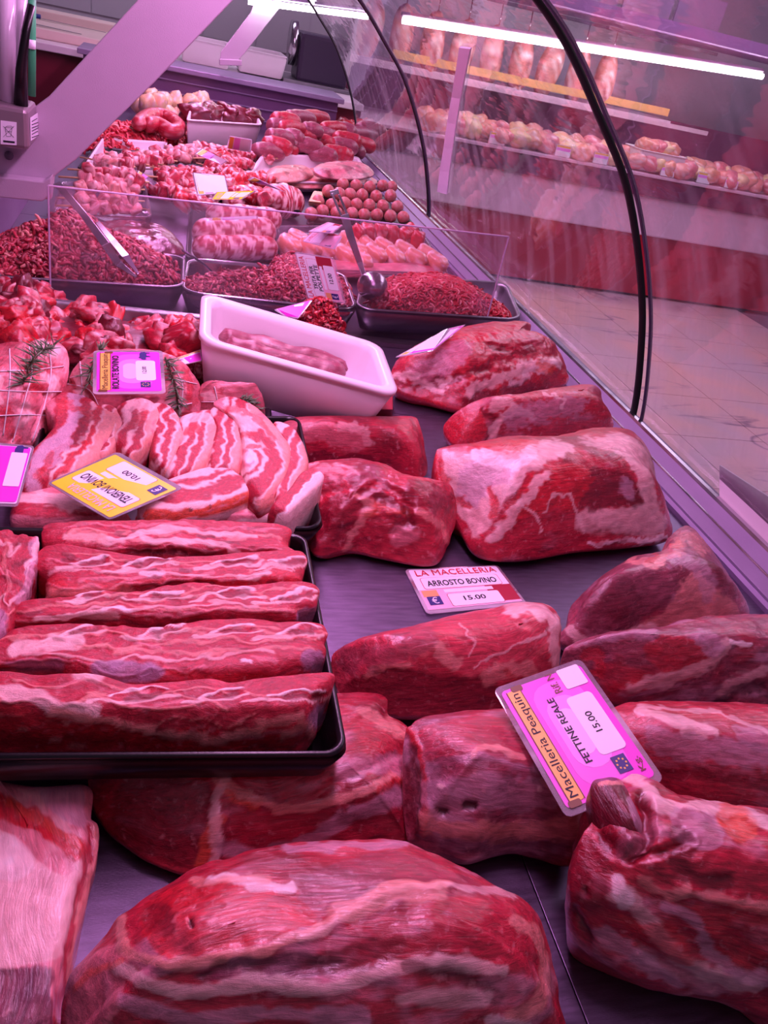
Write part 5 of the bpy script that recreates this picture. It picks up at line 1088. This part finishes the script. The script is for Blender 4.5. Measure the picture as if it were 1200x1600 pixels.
# sausages
for i in range(30):
    row=i//6; k=i%6
    x=395+k*27+rg.uniform(-8,8)+row*6; y=236-row*12+rg.uniform(-4,4)
    if x>470 and row>3: continue
    L=rg.uniform(34,52); z=.07+.03*row*.6 + (.0)
    a=P(x,y,z); b=P(x+L,y+rg.uniform(4,12),z-.005); m=(a+b)/2+np.array([0,0,.008])
    o=sausage('sausage',[a,m,b],.026,('N','M','N','N','M')[i%5],seed=50+i,fk='N'); tag(o,'plump raw sausage in the big pile at the far end','sausage','raw sausages at the far end')
wt=pan('white_tub',[P(380,282,.040),P(585,288,.040),P(560,244,.065),P(410,240,.065)],.035,WHITEP,.06,.03,.004,.03,thick=.004); tag(wt,'far white tray in front of the sausage pile','tub')
for i,(pl,lab) in enumerate((([(425,285),(440,268),(500,262),(560,270),(590,285),(540,292),(470,293)],'pale pink chicken breast slab in front of the far white tray'),([(490,262),(520,252),(570,256),(583,274),(545,280),(505,276)],'glossy bacon slab on top of the pale chicken slab'),([(415,282),(425,262),(470,258),(490,272),(460,284)],'pink meat slice at left end of the far white tray'))):
    blob('meat_slab',pl,.03,.02+.03*(i==1)+.01*i,base='T' if i!=1 else 'P',veil=('F',.3),seed=630+i,p=3,nr=24,na=80,label=lab,mat=MEAT)
for i in range(7):
    o=put('bagged_meat',CH[(i*2)%6],P(rg.uniform(505,570),rg.uniform(188,214),.06),(.09,.07,.06),(0,0,i)); tag(o,'wrapped red meat piece at the far right corner of the case','meat','wrapped meat at the far right corner')
# cheese block and small things
o=box8('bread_block',[P(482,322,.03),P(502,324,.03),P(506,306,.03),P(490,304,.03)],[P(482,314,.05),P(502,316,.05),P(506,300,.05),P(490,298,.05)],plain('crumb_yellow',(236,214,160),.7),None,.003); tag(o,'small pale yellow block left of the meatballs','food')
# =================================================================== OPPOSITE COUNTER GOODS
CKP=[chunkproto('poultry_piece',s,ck,'W',ft,.85,.35,16,12,MEAT,'T') for s,ck,ft in ((101,'C',.3),(102,'T',.2),(103,'P',.2),(104,'Y',.2))]
for i in range(64):
    x=1.55+(i%32)*.082+rg.uniform(-.03,.03); y=5.14+(i//32)*.15+rg.uniform(-.02,.02); s=rg.uniform(.10,.15)
    o=put('poultry_piece',CKP[i%4],(x,y,.015+.02*(i//32)+rg.uniform(0,.015)),(s*1.2,s,s*.8),(rg.uniform(-.3,.3),rg.uniform(-.3,.3),rg.uniform(0,6))); tag(o,'raw poultry piece laid out on the counter across the aisle','poultry','poultry on the counter across the aisle')
wb_=pan('white_tub',[(2.95,5.10,.10),(3.3,5.10,.10),(3.3,5.35,.10),(2.95,5.35,.10)],.12,WHITEP,.06,.03,.004,.03,thick=.006); tag(wb_,'white tub among the poultry pieces across the aisle','tub')
for i in range(5):
    o=put('poultry_piece',CKP[i%4],(3.02+.05*i,5.2,.12),(.12,.12,.09),(0,0,i)); tag(o,'raw poultry piece inside the white tub across the aisle','poultry','poultry inside the far white tub')
for i,x in enumerate((1.9,2.35,2.62,3.12,3.4,3.62)):
    q=[(x,5.08,.04),(x+.11,5.08,.04),(x+.11,5.072,-.028),(x,5.072,-.028)]; card(q,'small price tag propped before the poultry across the aisle','small',group='price tags on the poultry counter')
HM=chunkproto('ham',111,'T','W',.3,1,.12,18,16,MEAT,'N')
for i in range(9):
    x=1.15+i*.2
    root=rootat('hanging_ham',(x,5.5,.30),'cured ham hanging from the rail over the poultry counter','ham','hams hanging across the aisle')
    put('ham_body',HM,(x,5.5,.42),(.16,.14,.36),(0,.08*(-1)**i,i),root); tube('hook',[(x,5.5,.58),(x,5.5,.64),(x,5.51,.70)],.004,SHINY,root,6); fix(root)
# =================================================================== SERVICE SIDE BACKGROUND
wt_=rootat('work_table',(-.9,4.6,FZ),'white service worktop beyond the case behind the support arm','table')
boxx('tabletop',-2.2,.9,4.15,5.2,.10,.13,WHITEP,wt_,.004); boxx('cabinet_front',-2.2,.9,4.2,5.2,FZ,.10,plain('cab_maroon',(120,24,50),.4),wt_); fix(wt_)
cbd=boxx('cutting_board',-.95,.0,4.30,4.85,.1305,.17,BOARD,None,.006); tag(cbd,'large pale cutting board on the far worktop behind the arm','cutting board')
cb2=boxx('cutting_board',-.80,-.1,4.95,5.15,.1305,.20,BOARD,None,.006); tag(cb2,'second cutting board behind the large one on the worktop','cutting board')
kn=rootat('knife',(-.6,4.6,.171),'blue-handled knife lying on the large cutting board','knife')
tube('handle',[(-.80,4.78,.182),(-.60,4.78,.182)],.010,plain('knife_blue',(40,50,130),.4),kn,8); strap('blade',[(-.60,4.78,.176),(-.30,4.76,.173)],[.03,.006],.002,SHINY,kn,(0,1,0)); fix(kn)
kn=rootat('knife',(-.6,4.4,.171),'dark-handled knife nearer the front of the cutting board','knife')
tube('handle',[(-.84,4.40,.184),(-.62,4.40,.182)],.012,plain('knife_dark',(60,14,40),.4),kn,8); strap('blade',[(-.62,4.40,.176),(-.38,4.38,.173)],[.035,.008],.002,SHINY,kn,(0,1,0)); fix(kn)
ms=rootat('slicer',(.75,4.7,.13),'dark machine standing on the worktop at the far end','machine')
boxx('machine_body',.62,.88,4.55,4.8,.14,.36,plain('machine_dark',(60,44,70),.4),ms,.02); boxx('machine_base',.55,.90,4.5,4.9,.1305,.15,STEEL,ms,.005); tube('machine_disc',[(.58,4.66,.30),(.61,4.66,.30)],.10,SHINY,ms,24); fix(ms)
for i,(x,y) in enumerate(((.05,4.45),(.32,4.5))):
    o=pan('white_tub',[(x,y,.24),(x+.24,y,.24),(x+.24,y+.3,.24),(x,y+.3,.24)],.10,WHITEP,.08,.03,.004,.04,thick=.004); tag(o,('left' if i==0 else 'right')+' white tub on the far worktop beyond the end ledge','tub')

# thin things
tp=rootat('temperature_probe',P(341,434,.03),'thin dark steel probe rod resting in the empty part of the middle pan','probe')
tube('rod',[P(341,434,.035),P(318,412,.06),P(285,391,.085)],.0022,plain('probe_dark',(70,56,76),.3,.8),tp,6); tube('tip',[P(343,436,.03),P(338,431,.037)],.0034,SHINY,tp,6); fix(tp)
q=[P(327,345,.088),P(327,340,.094),P(403,337,.094),P(403,342,.088)]
card(q,'white price tag seen edge-on, lying across the bacon-wrapped rolls','small')
def onglass(px,py):
    best=None
    r=ray(px,py)
    for i in range(len(PROF)-1):
        a=PROF[i];b=PROF[i+1]
        # ray in the x-z plane against the profile segment
        d=b-a; M=np.array([[r[0],-d[0]],[r[2],-d[1]]])
        if abs(np.linalg.det(M))<1e-12: continue
        t,u=np.linalg.solve(M,np.array([a[0]-CAM[0],a[1]-CAM[2]]))
        if -.01<=u<=1.01 and t>0: return CAM+r*t
    return None
L=[(722,72),(716,110),(709,150),(702,190),(696,230),(690,265),(686,298)]; Rr=[(739,74),(731,112),(723,152),(716,192),(710,232),(705,268),(701,302)]
pts=[(onglass(*a),onglass(*b)) for a,b in zip(L,Rr)]; pts=[p for p in pts if p[0] is not None and p[1] is not None]
V=[];
for a,b in pts:
    for k in (0,.003): V+= [a-np.array([k+.002,0,k+.0005]),b-np.array([k+.002,0,k+.0005])]
Fs=[]
for i in range(len(pts)-1):
    a=i*4;b=a+4; Fs+=[(a,a+1,b+1,b),(a+2,b+2,b+3,a+3),(a,b,b+2,a+2),(a+1,a+3,b+3,b+1)]
Fs+=[(0,2,3,1),(len(V)-4,len(V)-3,len(V)-1,len(V)-2)]
o=mesh('paper_strip',V,Fs,plain('strip_white',(240,226,246),.35,0,0,200,.5),None); tag(o,'long white paper strip stuck upright on the curved glass','strip')
